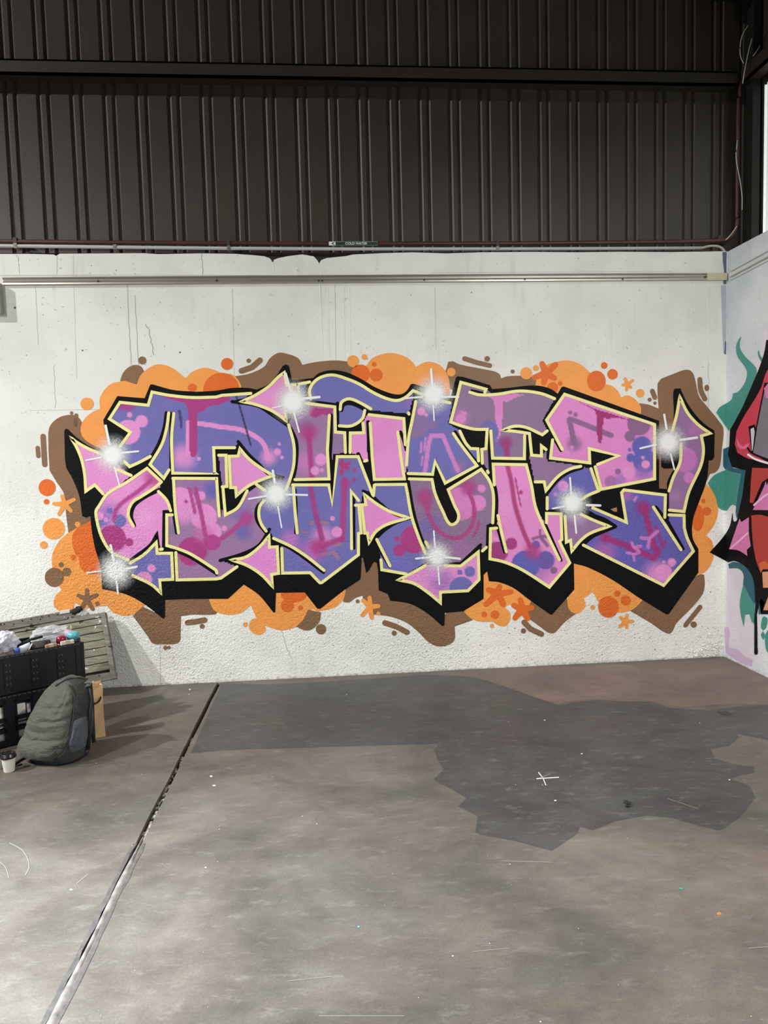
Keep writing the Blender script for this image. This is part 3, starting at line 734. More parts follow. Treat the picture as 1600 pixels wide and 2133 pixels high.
# ---- letters: sprayed fills with their decoration, clipped to the letter
def inside(poly, X, Y):
    r = np.zeros(X.shape, bool); n = len(poly)
    for i in range(n):
        x0, y0 = poly[i]; x1, y1 = poly[(i+1) % n]
        if y0 == y1: continue
        c = ((y0 > Y) != (y1 > Y)) & (X < (x1-x0)*(Y-y0)/(y1-y0)+x0)
        r ^= c
    return r
def seg_dist(pts, X, Y):
    d = np.full(X.shape, 1e9)
    for (x0, y0), (x1, y1) in zip(pts[:-1], pts[1:]):
        dx, dy = x1-x0, y1-y0; L = dx*dx+dy*dy or 1e-9
        t = np.clip(((X-x0)*dx+(Y-y0)*dy)/L, 0, 1)
        d = np.minimum(d, np.hypot(X-x0-t*dx, Y-y0-t*dy))
    return d
def sm(a): a = np.clip(a, 0, 1); return a*a*(3-2*a)
def tilept(t, x, y): X, Y, S = TILE[t]; return X+x/S, Y+y/S, S

def letter(name, path, base, deco=(), yellow=(), lay=5.0, step=2.4, label=None):
    poly = curve(path, True)
    xs = [p[0] for p in poly]; ys = [p[1] for p in poly]
    gx = np.arange(min(xs)-step, max(xs)+step, step); gy = np.arange(min(ys)-step, max(ys)+step, step)
    X, Y = np.meshgrid(gx, gy)
    C = np.zeros(X.shape+(3,)); C[:] = base
    for d in deco:
        k = d[0]
        if k == 'c':      # hard round dot
            _, t, x, y, r, col = d; cx, cy, s = tilept(t, x, y)
            m = sm((r/s-np.hypot(X-cx, Y-cy))/2.0+0.5)
        elif k == 's':    # soft sprayed cloud
            _, t, x, y, r, col = d[:6]; st = d[6] if len(d) > 6 else 0.9; cx, cy, s = tilept(t, x, y)
            m = st*sm(1.25-np.hypot(X-cx, Y-cy)/(r/s))
        elif k == 'e':    # soft ellipse
            _, t, x, y, rx, ry, col = d[:7]; cx, cy, s = tilept(t, x, y)
            m = 0.9*sm(1.3-np.hypot((X-cx)/(rx/s), (Y-cy)/(ry/s)))
        elif k == 'l':    # line
            _, p, w, col = d
            m = sm((w/2-seg_dist(curve(p), X, Y))/1.6+0.5)
        elif k == 'f':    # fuzzy line
            _, p, w, col = d
            m = 0.92*sm((w/2-seg_dist(curve(p), X, Y))/(w*0.5)+0.6)
        else:             # drip outline
            _, p, col = d
            m = inside(curve(p, True), X, Y)*1.0
        C = C*(1-m[..., None])+np.array(col, float)*m[..., None]
    xc = (gx[:-1]+gx[1:])/2; yc = (gy[:-1]+gy[1:])/2
    IN = inside(poly, *np.meshgrid(xc, yc))
    iy, ix = np.nonzero(IN)
    nx = len(gx); used = {}; vs = []; cols = []; fs = []
    def vid(i, j):
        q = j*nx+i
        if q not in used:
            used[q] = len(vs); vs.append(on_wall(gx[i], gy[j], layer(lay))); c = bright(C[j, i]); cols.append((*c, 1))
        return used[q]
    for j, i in zip(iy, ix):
        fs.append((vid(i, j), vid(i, j+1), vid(i+1, j+1), vid(i+1, j)))
    o = obj(name, vs, fs, P_FILL, mural, label=label)
    at = o.data.color_attributes.new('paint', 'FLOAT_COLOR', 'POINT')
    at.data.foreach_set('color', np.array(cols, np.float32).ravel())
    if yellow:
        for k, q in enumerate(yellow): flat_mesh('yellow_outline', [ribbon(curve(q), 6.3)], P_YELLOW, o, layer(8+0.08*k))
    return o

letter('letter_stroke', "A 800 552 1035 577 1067 466 ~1200 492 ~1400 512 1600 508 B 250 492 490 478 400 545 ~560 580 ~680 655 790 745 ~852 900 ~855 1050 ~830 1150 780 1300 690 1290 700 1180 ~640 1130 ~560 1060 ~470 970 395 880 355 930 180 930 190 1142 A 1600 1145 1240 1140 ~1228 850 1245 645 1208 640 ~1190 760 ~1140 900 1050 1005 ~960 1050 880 1087 830 1040 700 960 800 920 887 802 712 690", PURPLE,
  [('e', 'A', 850, 585, 95, 42, MAG), ('c', 'A', 868, 800, 102, PINK), ('c', 'A', 980, 710, 52, PINK), ('c', 'A', 880, 657, 22, PINK), ('s', 'A', 1330, 1010, 130, PINK), ('s', 'B', 640, 1010, 85, PINK),
   ('l', "A 1370 725 1366 980", 9, PINK), ('l', "A 1368 722 1450 728 1600 748 B 200 752 ~400 780 ~520 832 ~600 905 632 1020", 10, PINK), ('c', 'B', 712, 965, 30, PINK), ('c', 'B', 727, 900, 14, PINK), ('c', 'B', 748, 1010, 16, PINK), ('c', 'A', 1457, 1022, 15, PINK),
   ('p', "A 1140 500 1300 505 1600 505 B 250 495 335 520 ~240 570 ~150 585 ~90 625 40 650 46 820 48 960 ~20 1010 A ~1390 1000 1380 940 1370 640 ~1345 570 ~1260 540", MAG), ('l', "A 1295 625 1308 700 1310 760", 6, (70, 66, 120)),
   ('f', "B 318 310 345 430 395 580 430 700 490 910", 3.5, (52, 50, 78))],
  ["A 800 920 887 802 712 690 800 552 1035 577 1067 466 ~1200 492 ~1400 512 1600 508 B 250 494 490 478", "A 835 1045 880 1088 ~960 1052 1052 1003", "A 1248 645 ~1230 850 1240 1142 1600 1147 B 190 1142 180 930 355 930", "B 805 740 ~848 900 ~850 1050 ~830 1150 785 1280"], 5.0, label='purple upper strokes of the first two letters')
letter('letter_stroke', "A 1208 640 ~1190 760 ~1150 900 1050 1070 1165 1185 1212 1120 1214 850", PURPLE, (), ["A 1206 640 ~1190 760 ~1150 900 1050 1070 1165 1185 1208 1115"], 5.2)
letter('letter_arrow', "A 392 848 ~440 885 ~540 940 720 1000 800 1090 895 1160 800 1235 665 1318 590 1240 515 1292 ~505 1150 ~480 1030 ~440 930", PINK, (), ["A 660 1315 590 1240 515 1292 ~505 1150 ~480 1030 ~440 930 392 848 ~440 885 ~540 940 650 985", "A 770 1110 892 1161"], 5.3)
letter('letter_stroke', "A 1025 1102 1145 1215 E 1120 95 ~1190 170 1225 260 1165 265 1155 575 1140 580 1110 460 ~1060 530 ~980 600 870 668 ~730 600 ~650 480 ~605 350 ~600 260 A ~625 1420 ~700 1310 ~850 1222", PINK,
  [('s', 'E', 690, 290, 130, LILAC), ('s', 'E', 640, 340, 70, PURPLE), ('c', 'E', 632, 300, 34, PINK), ('c', 'E', 682, 330, 20, PINK), ('c', 'E', 798, 340, 54, PURPLE), ('c', 'E', 715, 256, 25, PURPLE), ('c', 'E', 735, 490, 115, MAG), ('c', 'E', 877, 518, 35, MAG),
   ('s', 'A', 1080, 1180, 95, (190, 80, 150)), ('l', "E 750 330 ~772 240 ~850 165 ~950 95 1060 0", 9, (178, 72, 140)), ('s', 'E', 1000, 300, 100, (232, 160, 214))],
  ["A 1145 1215 1025 1102 ~850 1222 ~700 1310 ~622 1420 E ~600 260 ~610 350 ~650 480 ~730 600 868 667", "A 1145 1215 ~1080 1270 ~980 1335 E ~900 190 ~868 290 912 385", "E 1120 95 ~1190 170 1222 255", "E 1152 575 1135 578"], 5.1, label='pink lower bowl of the first letter')
letter('letter_arrow', "E 885 692 ~1000 620 1102 520 1110 610 1230 610 1240 827 1130 832 1140 940 ~1060 870 900 795", PURPLE, [('c', 'E', 1000, 830, 68, PINK), ('c', 'E', 1062, 735, 34, PINK)], ["E 885 692 ~1000 620 1102 520 1110 610 1230 610 1240 827 1130 832 1140 940 ~1060 870 905 795"], 5.4)
letter('letter_stroke', "A 1240 1185 1600 1187 B 205 1187 222 1400 275 1490 ~380 1440 460 1270 540 1220 620 1290 F ~545 250 ~560 350 640 420 ~560 540 ~420 610 240 670 375 720 240 817 0 824 E 1275 832 1265 600 1190 545 1190 288 1240 290 1245 0", MAUVE,
  [('s', 'E', 1420, 60, 120, (150, 112, 168)), ('s', 'E', 1570, 80, 95, BLUE), ('c', 'E', 1300, 190, 130, PINK), ('s', 'E', 1330, 280, 110, PINK), ('c', 'E', 1475, 130, 38, PINK), ('c', 'E', 1505, 310, 105, PINK), ('c', 'F', 78, 130, 34, PINK), ('c', 'F', 90, 300, 105, PINK), ('c', 'F', 175, 430, 72, PINK), ('c', 'F', 268, 402, 24, PINK),
   ('s', 'F', 400, 260, 110, (130, 110, 180), .7), ('s', 'F', 430, 430, 90, BLUE, .75), ('s', 'B', 480, 1290, 120, (168, 120, 180)), ('c', 'E', 1400, 595, 120, MAG), ('s', 'E', 1500, 450, 100, (205, 110, 175), .8), ('c', 'E', 1570, 520, 66, MAG), ('s', 'F', 60, 590, 90, MAG), ('c', 'F', 180, 520, 60, (180, 66, 140)),
   ('l', "E 1380 75 1425 270", 7, (180, 76, 142)), ('l', "E 1430 75 1475 270 1512 460", 9, (178, 72, 140)), ('s', 'F', 455, 320, 75, MAG, .8), ('l', "F 110 500 200 512 ~300 450 450 320", 10, (176, 70, 140)), ('c', 'E', 1350, 180, 15, MAG), ('s', 'E', 1240, 420, 60, GREYM), ('s', 'E', 1500, 760, 110, (158, 120, 160))],
  ["A 1240 1185 1600 1187 B 205 1187 215 1350 228 1500", "A 1242 1185 E 1246 0 ~1262 250 1288 440", "E 1235 290 1190 290 1190 545 ~1290 575 ~1400 622 1600 750 F 208 775", "E 1265 605 1275 832 1600 824 F 240 817 375 722", "B 257 1258 265 1350 278 1490 ~380 1430 460 1290", "B 535 1235 610 1290"], 5.0, label='mauve lower body of the second letter with pink and magenta dots')
letter('letter_stroke', "B 222 992 285 992 292 1255 250 1255", (150, 112, 170), (), ["B 222 993 283 993 291 1253 252 1256"], 5.5)
letter('letter_arrow', "B 310 1002 385 1000 400 940 ~470 1020 ~560 1090 675 1162 ~560 1205 ~460 1255 370 1332 365 1262 325 1262", PINK, (), ["B 322 1262 310 1002 385 1000 400 940 ~470 1020 ~560 1090 675 1162 ~560 1205 ~460 1255 370 1330 364 1262 322 1262"], 5.6)
letter('letter_arrow', "B 412 545 ~520 497 ~640 420 ~720 340 768 305 788 410 870 402 870 600 780 620 785 706 ~720 655 ~640 610 ~520 567", PINK, [('s', 'B', 700, 380, 80, (226, 140, 196))], ["B 775 632 785 706 ~720 655 ~640 610 ~520 567 412 545 ~520 497 ~640 420 ~720 340 768 305 788 412 870 404", "B 832 405 836 480"], 5.7)
letter('letter_stroke', "B 885 402 985 382 ~955 450 962 525 885 545", PURPLE, (), ["B 888 500 884 402 980 383"], 5.5)
letter('letter_stroke', "B 985 525 ~978 450 ~1020 380 ~1090 337 ~1180 325 ~1300 360 ~1400 403 C ~100 465 ~220 520 ~310 537 ~380 510 442 455 435 540 408 648 60 616 B 1400 570 ~1310 530 1240 590 1215 568 980 535", PURPLE, [('s', 'C', 420, 560, 60, (150, 110, 180))],
  ["B 990 525 ~980 450 ~1020 380 ~1090 337 ~1180 325 ~1300 360 ~1400 403 C ~100 465 ~220 520 ~310 537 ~380 510 442 455 530 490", "B 1235 612 ~1248 550 ~1312 523 ~1400 555 1490 606", "C 404 640 408 650"], 5.4)
letter('letter_stroke', "B 1225 560 ~1330 558 1450 620 ~1420 692 ~1330 747 1226 750", PURPLE, (), ["B 1440 620 ~1418 690 ~1330 747 1228 748"], 5.55)
letter('letter_stroke', "B 900 550 1190 590 1195 800 1272 806 1280 975 1180 980 1155 1100 1142 1192 855 1197 ~880 1050 ~870 850 810 720", MAUVE,
  [('s', 'B', 1220, 900, 110, (146, 116, 156)), ('s', 'B', 900, 700, 90, (150, 110, 160)), ('s', 'B', 950, 1060, 110, (205, 125, 190), .8), ('p', "B 990 595 1180 605 1158 672 ~1090 655 ~1020 682 975 650", MAG), ('s', 'B', 970, 800, 90, MAG, .85), ('f', "B 972 800 985 980 1002 1190", 10, MAG), ('c', 'B', 1075, 1030, 50, PINK), ('c', 'B', 1025, 1122, 36, PINK), ('c', 'B', 1083, 1118, 17, PINK)],
  ["B 950 560 1190 590 1195 800 1272 806 1278 970", "B 1145 660 1128 950 1142 1190 858 1196"], 5.1)
letter('letter_stroke', "B 840 1240 1140 1240 1168 1402 1210 1005 1385 1005 1505 1320 1520 1243 C 130 1238 380 1236 G ~393 100 ~430 300 ~490 480 545 610 540 690 390 782 180 748 175 660 138 490 ~210 408 ~300 350 412 318 ~300 280 ~180 190 ~90 110 30 80 F 1412 180 1395 210 1412 440 1387 445 1387 622 1072 857 985 772 755 777 745 540 680 485 640 410 600 430 ~555 300 ~560 210 B 590 1380 690 1270 790 1280", PURPLE,
  [('s', 'F', 820, 500, 100, (200, 120, 195), .8), ('s', 'F', 1090, 480, 120, PINK, .85), ('s', 'F', 1000, 590, 120, (200, 110, 190), .85), ('s', 'F', 1060, 560, 90, MAG, .85), ('f', "F 985 55 1030 280 1085 490", 10, (165, 62, 135)), ('f', "B 1270 1200 F 1262 250 1252 490", 11, MAG), ('f', "F 1252 490 1080 550", 10.5, MAG),
   ('c', 'F', 1207, 433, 45, PINK), ('c', 'F', 1170, 320, 20, PINK), ('s', 'B', 1280, 1230, 50, MAG), ('l', "B 1250 1040 1262 1080 1310 1060", 8, MAG), ('l', "B 1245 1150 1255 1080 1300 1105", 8, MAG), ('c', 'B', 1355, 1115, 16, MAG), ('c', 'B', 1350, 1196, 17, MAG), ('l', "B 1240 1060 1262 1090", 9, MAG),
   ('f', "F 990 370 1005 350", 5, (170, 120, 140)), ('f', "F 1080 350 1130 360", 5, (170, 120, 140)), ('f', "F 1180 600 1215 650", 7, (170, 120, 140)), ('f', "F 905 420 960 440", 5, (150, 110, 140)), ('f', "F 1190 550 1235 530", 5, (170, 120, 140)), ('f', "F 1080 620 1150 610", 6, (165, 110, 150)),
   ('s', 'G', 300, 700, 90, (118, 110, 190)), ('c', 'G', 455, 495, 118, MAG), ('c', 'G', 328, 585, 50, MAG), ('c', 'G', 310, 491, 22, MAG)],
  ["B 840 1240 1140 1240 1168 1402 1210 1005 1385 1005 1505 1320", "B 1512 1330 1520 1243 C 130 1238 380 1236 G ~393 100 ~430 300 ~490 480 545 610", "F 845 60 ~858 250 877 440", "F 600 170 ~565 220 ~558 300 ~580 370 618 425", "F 680 485 ~830 555 ~960 640 1100 752", "F 748 570 755 775 985 772 1065 855 1080 855 1387 622 1387 445 1410 440 1390 210 1362 210", "F 1330 572 1325 92 1388 170", "G 140 495 250 715", "G 175 665 182 747 385 782"], 5.0, label='purple lower body of the third letter')
letter('letter_arrow', "F 328 665 ~450 640 ~560 560 642 465 645 560 710 556 722 777 662 787 672 888 ~580 790 ~460 712", PINK, [('s', 'F', 560, 640, 150, (226, 140, 212))], ["F 645 560 710 556 722 777 662 787 672 888 ~580 790 ~460 712 328 665 ~450 640 ~560 560 642 465 645 560"], 5.7)
letter('letter_arrow', "G 38 122 50 205 15 207 40 442 62 442 75 522 ~130 432 ~220 372 408 315 ~250 262 ~130 192", PINK, [('s', 'G', 150, 320, 150, (226, 140, 205))], ["G 15 207 50 205 38 122 ~130 192 ~250 262 408 315 ~220 372 ~130 432 75 522 62 442 40 442 15 207"], 5.7)
letter('letter_stroke', "B 1462 655 C 365 686 378 905 388 940 392 1075 370 1192 118 1195 100 1060 45 1048 B 1400 1000 1315 970 1318 808 1435 805 1425 715", PINK, [('s', 'C', 220, 800, 180, (224, 140, 200))], ["C 75 655 365 688 378 905", "C 85 725 102 1010 120 1195 370 1190 340 1000 315 800", "B 1425 725 1432 806 1320 808 1317 970", "B 1438 1042 1458 1036"], 5.3)
letter('letter_stroke', "C 468 540 600 500 770 555 735 730 830 785 ~880 890 920 935 985 940 990 1060 975 1085 710 1227 625 1045 605 1152 402 1145 390 1075 ~405 850 ~435 700", PURPLE,
  [('s', 'C', 530, 600, 90, (140, 112, 170)), ('c', 'C', 455, 740, 115, (138, 112, 160)), ('c', 'C', 605, 740, 40, (138, 112, 160)), ('c', 'C', 510, 628, 34, PINK), ('c', 'C', 550, 657, 16, PINK), ('s', 'C', 840, 1080, 70, (140, 112, 160)), ('s', 'C', 810, 1100, 40, (190, 110, 180)),
   ('l', "C 540 1140 572 900 592 830 690 830 755 985 815 1120", 9, (208, 132, 200)), ('l', "C 547 845 535 955", 4, (208, 132, 200)), ('l', "C 513 890 505 970", 5, (208, 132, 200)), ('l', "C 522 1000 512 1075", 3.5, (208, 132, 200))],
  ["C 465 545 ~435 700 ~405 850 388 1075", "C 402 1145 605 1152 625 1045 710 1225 975 1080 ~905 990 ~830 890 778 812", "C 832 792 ~880 890 920 937 982 940 988 1040", "C 690 545 750 556"], 5.1)
letter('letter_stroke', "C 410 1190 600 1195 G ~625 110 ~690 260 ~750 367 ~805 352 ~822 290 ~787 210 735 80 C 1010 1110 ~1080 1210 ~1115 1330 G 1108 357 1060 370 1050 570 1020 592 1010 540 840 690 640 710 540 600 ~490 470 ~430 300", GREYM,
  [('s', 'G', 580, 400, 130, (120, 104, 170), .8), ('s', 'G', 600, 600, 140, (140, 108, 165)), ('s', 'G', 850, 580, 120, (160, 112, 160)), ('s', 'C', 540, 1340, 85, MAG, .85), ('c', 'G', 830, 200, 138, (214, 128, 190)), ('c', 'G', 985, 190, 66, (220, 136, 198)), ('c', 'G', 1012, 70, 34, (220, 136, 198)), ('s', 'G', 905, 60, 80, (178, 66, 132), .9),
   ('l', "G 552 190 ~572 290 ~640 410 ~730 470 ~820 482 ~905 420 ~950 310 ~945 200 905 90", 8.5, (172, 70, 132)), ('f', "G 550 150 560 230", 14, (172, 70, 132)), ('l', "G 992 345 980 400 945 468", 6, (172, 70, 132))],
  ["C 410 1190 600 1195 G ~625 110 ~690 260 ~750 367 ~805 352 ~822 290 ~787 210 735 80 C 1010 1110 ~1080 1210 ~1112 1330 G 1106 357", "G 1052 560 1020 590", "G 548 515 572 562"], 5.2, label='grey mauve lower bowl of the fourth letter')
letter('letter_arrow', "G 320 832 ~420 782 565 705 840 716 985 600 992 830 900 922 670 934 670 1022 ~560 932 ~450 862", PINK, [('s', 'G', 680, 850, 120, LILAC), ('s', 'G', 620, 760, 80, (216, 150, 214)), ('c', 'G', 845, 905, 100, PURPLE), ('c', 'G', 915, 762, 45, PURPLE), ('c', 'G', 832, 768, 22, PURPLE)],
  ["G 545 712 ~420 782 320 832 ~450 862 ~560 932 670 1022 670 934 900 922 992 830 985 600 840 716 700 714"], 5.7)
letter('letter_stroke', "C 840 385 1050 443 1100 480 ~1300 460 D ~0 461 ~120 482 222 522 120 705 165 795 120 825 C ~1380 758 ~1280 752 1190 785 ~1300 795 1412 812 1372 830 1370 1022 1100 1018 1095 1040 1072 1135 1025 1050 1015 945 1048 938 1060 780 ~950 775 ~850 750 755 716 800 550", GREYM,
  [('s', 'C', 830, 680, 100, (190, 122, 180), .8), ('c', 'C', 840, 690, 42, (216, 134, 194)), ('c', 'C', 872, 645, 18, (216, 134, 194)), ('c', 'C', 848, 632, 13, (216, 134, 194)), ('s', 'C', 1160, 930, 110, (112, 104, 172), .85), ('c', 'C', 1070, 792, 85, (112, 106, 172)), ('s', 'C', 1215, 890, 62, (160, 52, 112)),
   ('p', "C 960 490 ~1100 495 1300 478 1370 490 ~1280 520 ~1230 550 1195 545 1185 720 ~1172 820 1138 878 1160 800 ~1130 700 1118 540 ~1080 512", (220, 136, 198)), ('f', "C 1218 910 1230 1020", 10, (160, 56, 118))],
  ["C 1040 468 1050 443 840 385 800 550 755 716 ~850 750 ~950 775 1060 777 1050 938 1015 945 1020 1060", "C 915 468 ~1000 490 ~1150 484 ~1300 460 D ~0 461 ~120 482 222 522", "C 1090 790 1105 1017 1370 1022 1372 830", "C 1560 790 1520 822 ~1380 760 ~1280 752 1190 785 ~1300 795 1412 812 1430 992 1512 1000 1512 915 1550 945", "C 1062 1125 1068 1138"], 5.0, label='grey mauve crossbar of the fifth letter with a pink drip')
letter('letter_stroke', "D 10 1000 112 1000 152 950 160 1040 400 1075 445 1085 ~350 1110 ~250 1170 150 1290 135 1215 55 1215", (146, 114, 152), (), ["D 60 1215 135 1215 150 1287 ~250 1170 ~350 1108 440 1085"], 5.3)
letter('letter_stroke', "D 305 485 1055 737 1055 1190 610 1277 558 1080 752 1000 510 936 515 1057 188 1018 203 865 225 850 155 700", (222, 138, 200),
  [('s', 'D', 400, 560, 120, (226, 142, 204)), ('s', 'D', 385, 900, 75, GREYV), ('l', "D 345 700 385 890", 11.5, GREYV), ('l', "D 350 690 480 740 692 828", 11, GREYV), ('c', 'D', 352, 637, 17, GREYV), ('c', 'D', 396, 655, 18, GREYV), ('c', 'D', 365, 930, 18, (222, 138, 200)),
   ('c', 'D', 925, 730, 98, GREYV), ('c', 'D', 850, 835, 45, GREYV), ('c', 'D', 950, 920, 84, BLUE), ('c', 'D', 975, 1040, 100, BLUE), ('s', 'D', 960, 1130, 90, (150, 110, 185), .8), ('c', 'D', 855, 1015, 36, BLUE), ('c', 'D', 848, 948, 15, BLUE), ('c', 'D', 980, 1068, 34, PINK), ('c', 'D', 957, 1012, 15, PINK),
   ('c', 'D', 750, 1130, 25, GREYV), ('c', 'D', 690, 1215, 52, (172, 112, 170)), ('s', 'D', 770, 1195, 60, LILAC), ('c', 'D', 842, 1140, 52, PINK),
   ('p', "D 360 520 545 600 900 715 840 700 ~760 685 ~700 680 ~660 695 640 675 628 700 616 860 ~598 895 ~580 860 575 700 ~565 640 540 610", (160, 50, 112))],
  ["D 285 945 155 700 305 485 1055 737 1055 1190 610 1277 560 1090", "D 580 1070 755 998 510 938 515 1057 188 1017 205 865"], 5.1, label='pink upper part of the last letter with a magenta drip')
letter('letter_stroke', "D 440 1090 520 1100 588 1292 ~480 1340 400 1400 400 1450 162 1445 160 1335 ~250 1200 ~340 1130", (102, 100, 176), [('c', 'D', 292, 1250, 46, PINK), ('c', 'D', 228, 1318, 18, PINK), ('s', 'D', 240, 1300, 90, LILAC, .5)], ["D 525 1105 588 1290 ~500 1327 430 1372", "D 160 1345 160 1440"], 5.4)
letter('letter_stroke', "C 1110 1065 1385 1072 ~1430 1250 H ~62 222 155 380 155 278 275 282 282 495 265 512 348 690 178 892 G ~1350 747 ~1200 682 1083 656 1088 405 1140 400 1150 290 C 1120 1240", (228, 144, 204),
  [('s', 'G', 1240, 200, 160, (230, 150, 208)), ('s', 'H', 60, 720, 160, LILAC, .85), ('c', 'G', 1380, 705, 118, BLUE), ('c', 'G', 1545, 668, 76, (110, 90, 168)), ('c', 'G', 1465, 540, 36, (118, 92, 172)), ('c', 'G', 1260, 530, 50, (164, 62, 124)), ('c', 'G', 1145, 600, 88, (160, 60, 122)), ('s', 'G', 1150, 420, 60, (196, 104, 160), .6),
   ('l', "G 1440 490 1500 470 1500 420", 6, GREYV), ('l', "G 1500 470 1580 470", 6, GREYV), ('l', "G 1500 470 1560 545", 7, GREYV), ('c', 'H', 215, 752, 30, GREYV), ('f', "C 1228 1075 ~1262 1220 G ~1290 200 ~1350 400 1420 560", 8.5, (172, 62, 118)), ('s', 'G', 1440, 600, 85, (176, 66, 128), .85), ('l', "C 1295 1185 1320 1320 1340 1415", 3.2, (172, 62, 118)), ('c', 'C', 1342, 1297, 13, (172, 62, 118)), ('c', 'C', 1342, 1310, 11, (172, 62, 118))],
  ["G 1150 295 1180 440 1220 598", "C 1120 1240 1110 1067 1385 1072 ~1430 1250 H ~62 222 ~150 430 262 665", "H 155 355 155 278 275 282 282 495 262 512 348 690 178 892 G ~1350 747 ~1200 682 1083 656 1088 405 1138 400"], 5.2, label='pink leg of the fifth letter')
letter('letter_arrow', "H 305 290 430 280 ~560 340 678 385 ~520 442 ~440 502 365 592 355 502 320 517", (150, 116, 158), [('s', 'H', 420, 300, 90, (176, 150, 184))], ["H 308 300 320 517 355 502 365 592 ~440 502 ~520 442 678 385 ~560 340 440 285"], 5.7)
letter('letter_stroke', "H 462 542 ~560 450 ~640 415 740 388 ~640 340 480 250 540 230 820 352 780 105 800 82 1145 125 1140 310 1175 335 1175 290 1300 295 1303 400 ~1325 480 1378 592 1130 877", (102, 96, 176),
  [('s', 'H', 640, 600, 120, (176, 104, 180), .85), ('s', 'H', 820, 130, 60, (190, 110, 180), .7), ('s', 'H', 1080, 790, 140, PINK), ('c', 'H', 1130, 770, 70, PINK), ('s', 'H', 960, 230, 75, (158, 44, 116), .85), ('f', "H 965 230 1010 400 1055 560", 11, (164, 48, 120)), ('s', 'H', 640, 480, 60, (150, 60, 130), .8), ('f', "H 640 480 800 540 1050 650 1090 590 1055 560", 11.5, (164, 48, 120)),
   ('f', "H 1065 385 1125 555 1145 510", 6, (160, 50, 122)), ('l', "H 945 480 1010 490 1080 425", 7, (206, 124, 200)), ('l', "H 1000 560 1010 490", 7, (206, 124, 200)), ('l', "H 865 520 880 560 940 550", 6, (206, 124, 200)), ('l', "H 880 560 920 585", 6, (206, 124, 200)), ('l', "H 825 605 885 620 930 600", 6, (206, 124, 200)), ('l', "H 880 620 885 670", 5, (206, 124, 200)),
   ('c', 'H', 1198, 685, 35, PINK), ('c', 'H', 1133, 683, 13, PINK), ('l', "H 885 170 905 140", 5, (214, 130, 200))],
  ["H 540 232 820 352 780 105 800 82 1145 125 1140 310", "H 1045 225 1275 580", "H 1175 290 1300 295 1303 400 ~1325 480 1378 592 1130 877 462 542"], 5.0, label='purple lower part of the last letter')
letter('letter_flame', "D 1265 505 ~1330 640 ~1420 740 1517 810 1445 832 ~1462 950 ~1440 1080 ~1340 1300 1300 1462 1178 1450 1175 1290 ~1210 1180 ~1270 1050 ~1280 900 1195 800 ~1240 650", (150, 114, 158),
  [('s', 'D', 1390, 780, 75, (180, 116, 178)), ('c', 'D', 1305, 1030, 104, (196, 122, 190)), ('c', 'D', 1342, 1180, 46, (206, 128, 196)), ('s', 'D', 1230, 1330, 60, (170, 130, 170), .6)],
  ["D 1200 800 ~1240 650 1265 505 ~1330 640 ~1420 740 1517 810 1445 832 ~1462 950 ~1440 1080 ~1340 1300 1300 1462 1178 1450", "D 1275 900 ~1268 1050 ~1210 1180 1175 1290"], 5.3, label='mauve flame shaped tail of the last letter')

# black cut lines over the fills
for k_, (p, w) in enumerate([("E 1130 80 ~1010 140 ~920 210 ~893 300 918 378", 8), ("E 1235 150 1250 300 1272 440", 7), ("E 1195 575 ~1290 600 ~1400 652 1600 780 F 205 788", 6), ("B 235 1190 236 1350 236 1500", 5), ("B 1160 660 1158 850 1150 1000 1165 1240", 7.5),
             ("C 65 715 75 950 95 1210", 7), ("C 338 800 362 860 386 950", 7), ("C 793 798 ~870 925 1000 1085", 7), ("C 1077 790 1080 950 1088 1110", 7.5), ("C 930 452 1030 476", 5), ("D 205 835 275 955", 6), ("G 1145 390 1205 600", 6.5), ("H 145 370 275 668", 6.5), ("H 1066 225 1165 350 1292 572", 7),
             ("F 862 80 ~870 250 862 440", 5.5), ("F 655 495 ~820 570 ~950 660 1095 770", 6.5), ("F 1350 130 1352 570", 5), ("G 120 510 245 720", 6), ("B 1245 618 ~1262 572 ~1320 560 ~1400 590 1465 632", 8), ("B 1295 800 1298 970", 6.5), ("B 1212 560 1214 770", 7), ("B 940 540 1215 575", 7), ("B 330 545 420 530 B 420 560 330 545", 5),
             ("B 760 1180 ~640 1150 ~560 1070 ~470 985 385 880", 7), ("B 760 1182 ~650 1200 ~560 1225 470 1285", 7), ("G 412 315 ~290 285 ~180 205 ~90 120 25 90", 6), ("G 412 318 ~300 358 ~210 415 140 480", 6), ("F 235 670 ~420 615 ~560 540 645 410", 7), ("H 730 388 ~640 330 560 300 480 250", 7.5), ("H 730 388 ~640 425 ~540 470 460 540", 7),
             ("C 390 1172 610 1172", 7), ("C 700 1240 980 1100", 7), ("C 1085 1042 1395 1042", 6), ("G 1005 540 840 695 720 700", 6.5), ("B 1470 715 1472 960", 7), ("A 1220 640 1222 850 1222 1130", 5.5), ("F 735 545 735 790", 5), ("B 1385 985 1420 1080 1490 1190 1500 1260", 9), ("H 1160 105 1160 340", 7.5),
             ("B 800 735 ~866 870 ~872 1000 ~852 1150 828 1215", 7.5), ("B 335 546 ~545 582 ~675 662 800 748", 7), ("B 1008 368 ~952 440 ~958 510 985 540", 7), ("A 1187 640 ~1170 760 ~1122 900 1045 1035", 7.5), ("E 1228 262 1168 264 1163 572 1205 588", 7),
             ("E 880 672 ~980 602 ~1060 535 1108 452 1122 592 1240 600", 7.5), ("F 592 160 ~540 240 ~545 340 612 432", 7.5), ("G 402 10 ~442 250 ~502 460 558 590", 7), ("C 1025 1088 ~1100 1190 ~1137 1330 G 1134 340", 7), ("G 1140 384 1068 384 1062 565", 7), ("D 452 1097 ~340 1135 ~250 1198 150 1322", 7)]):
    dash(p, w, P_BLACK, 6.2+0.02*k_, 'black_cut_line')

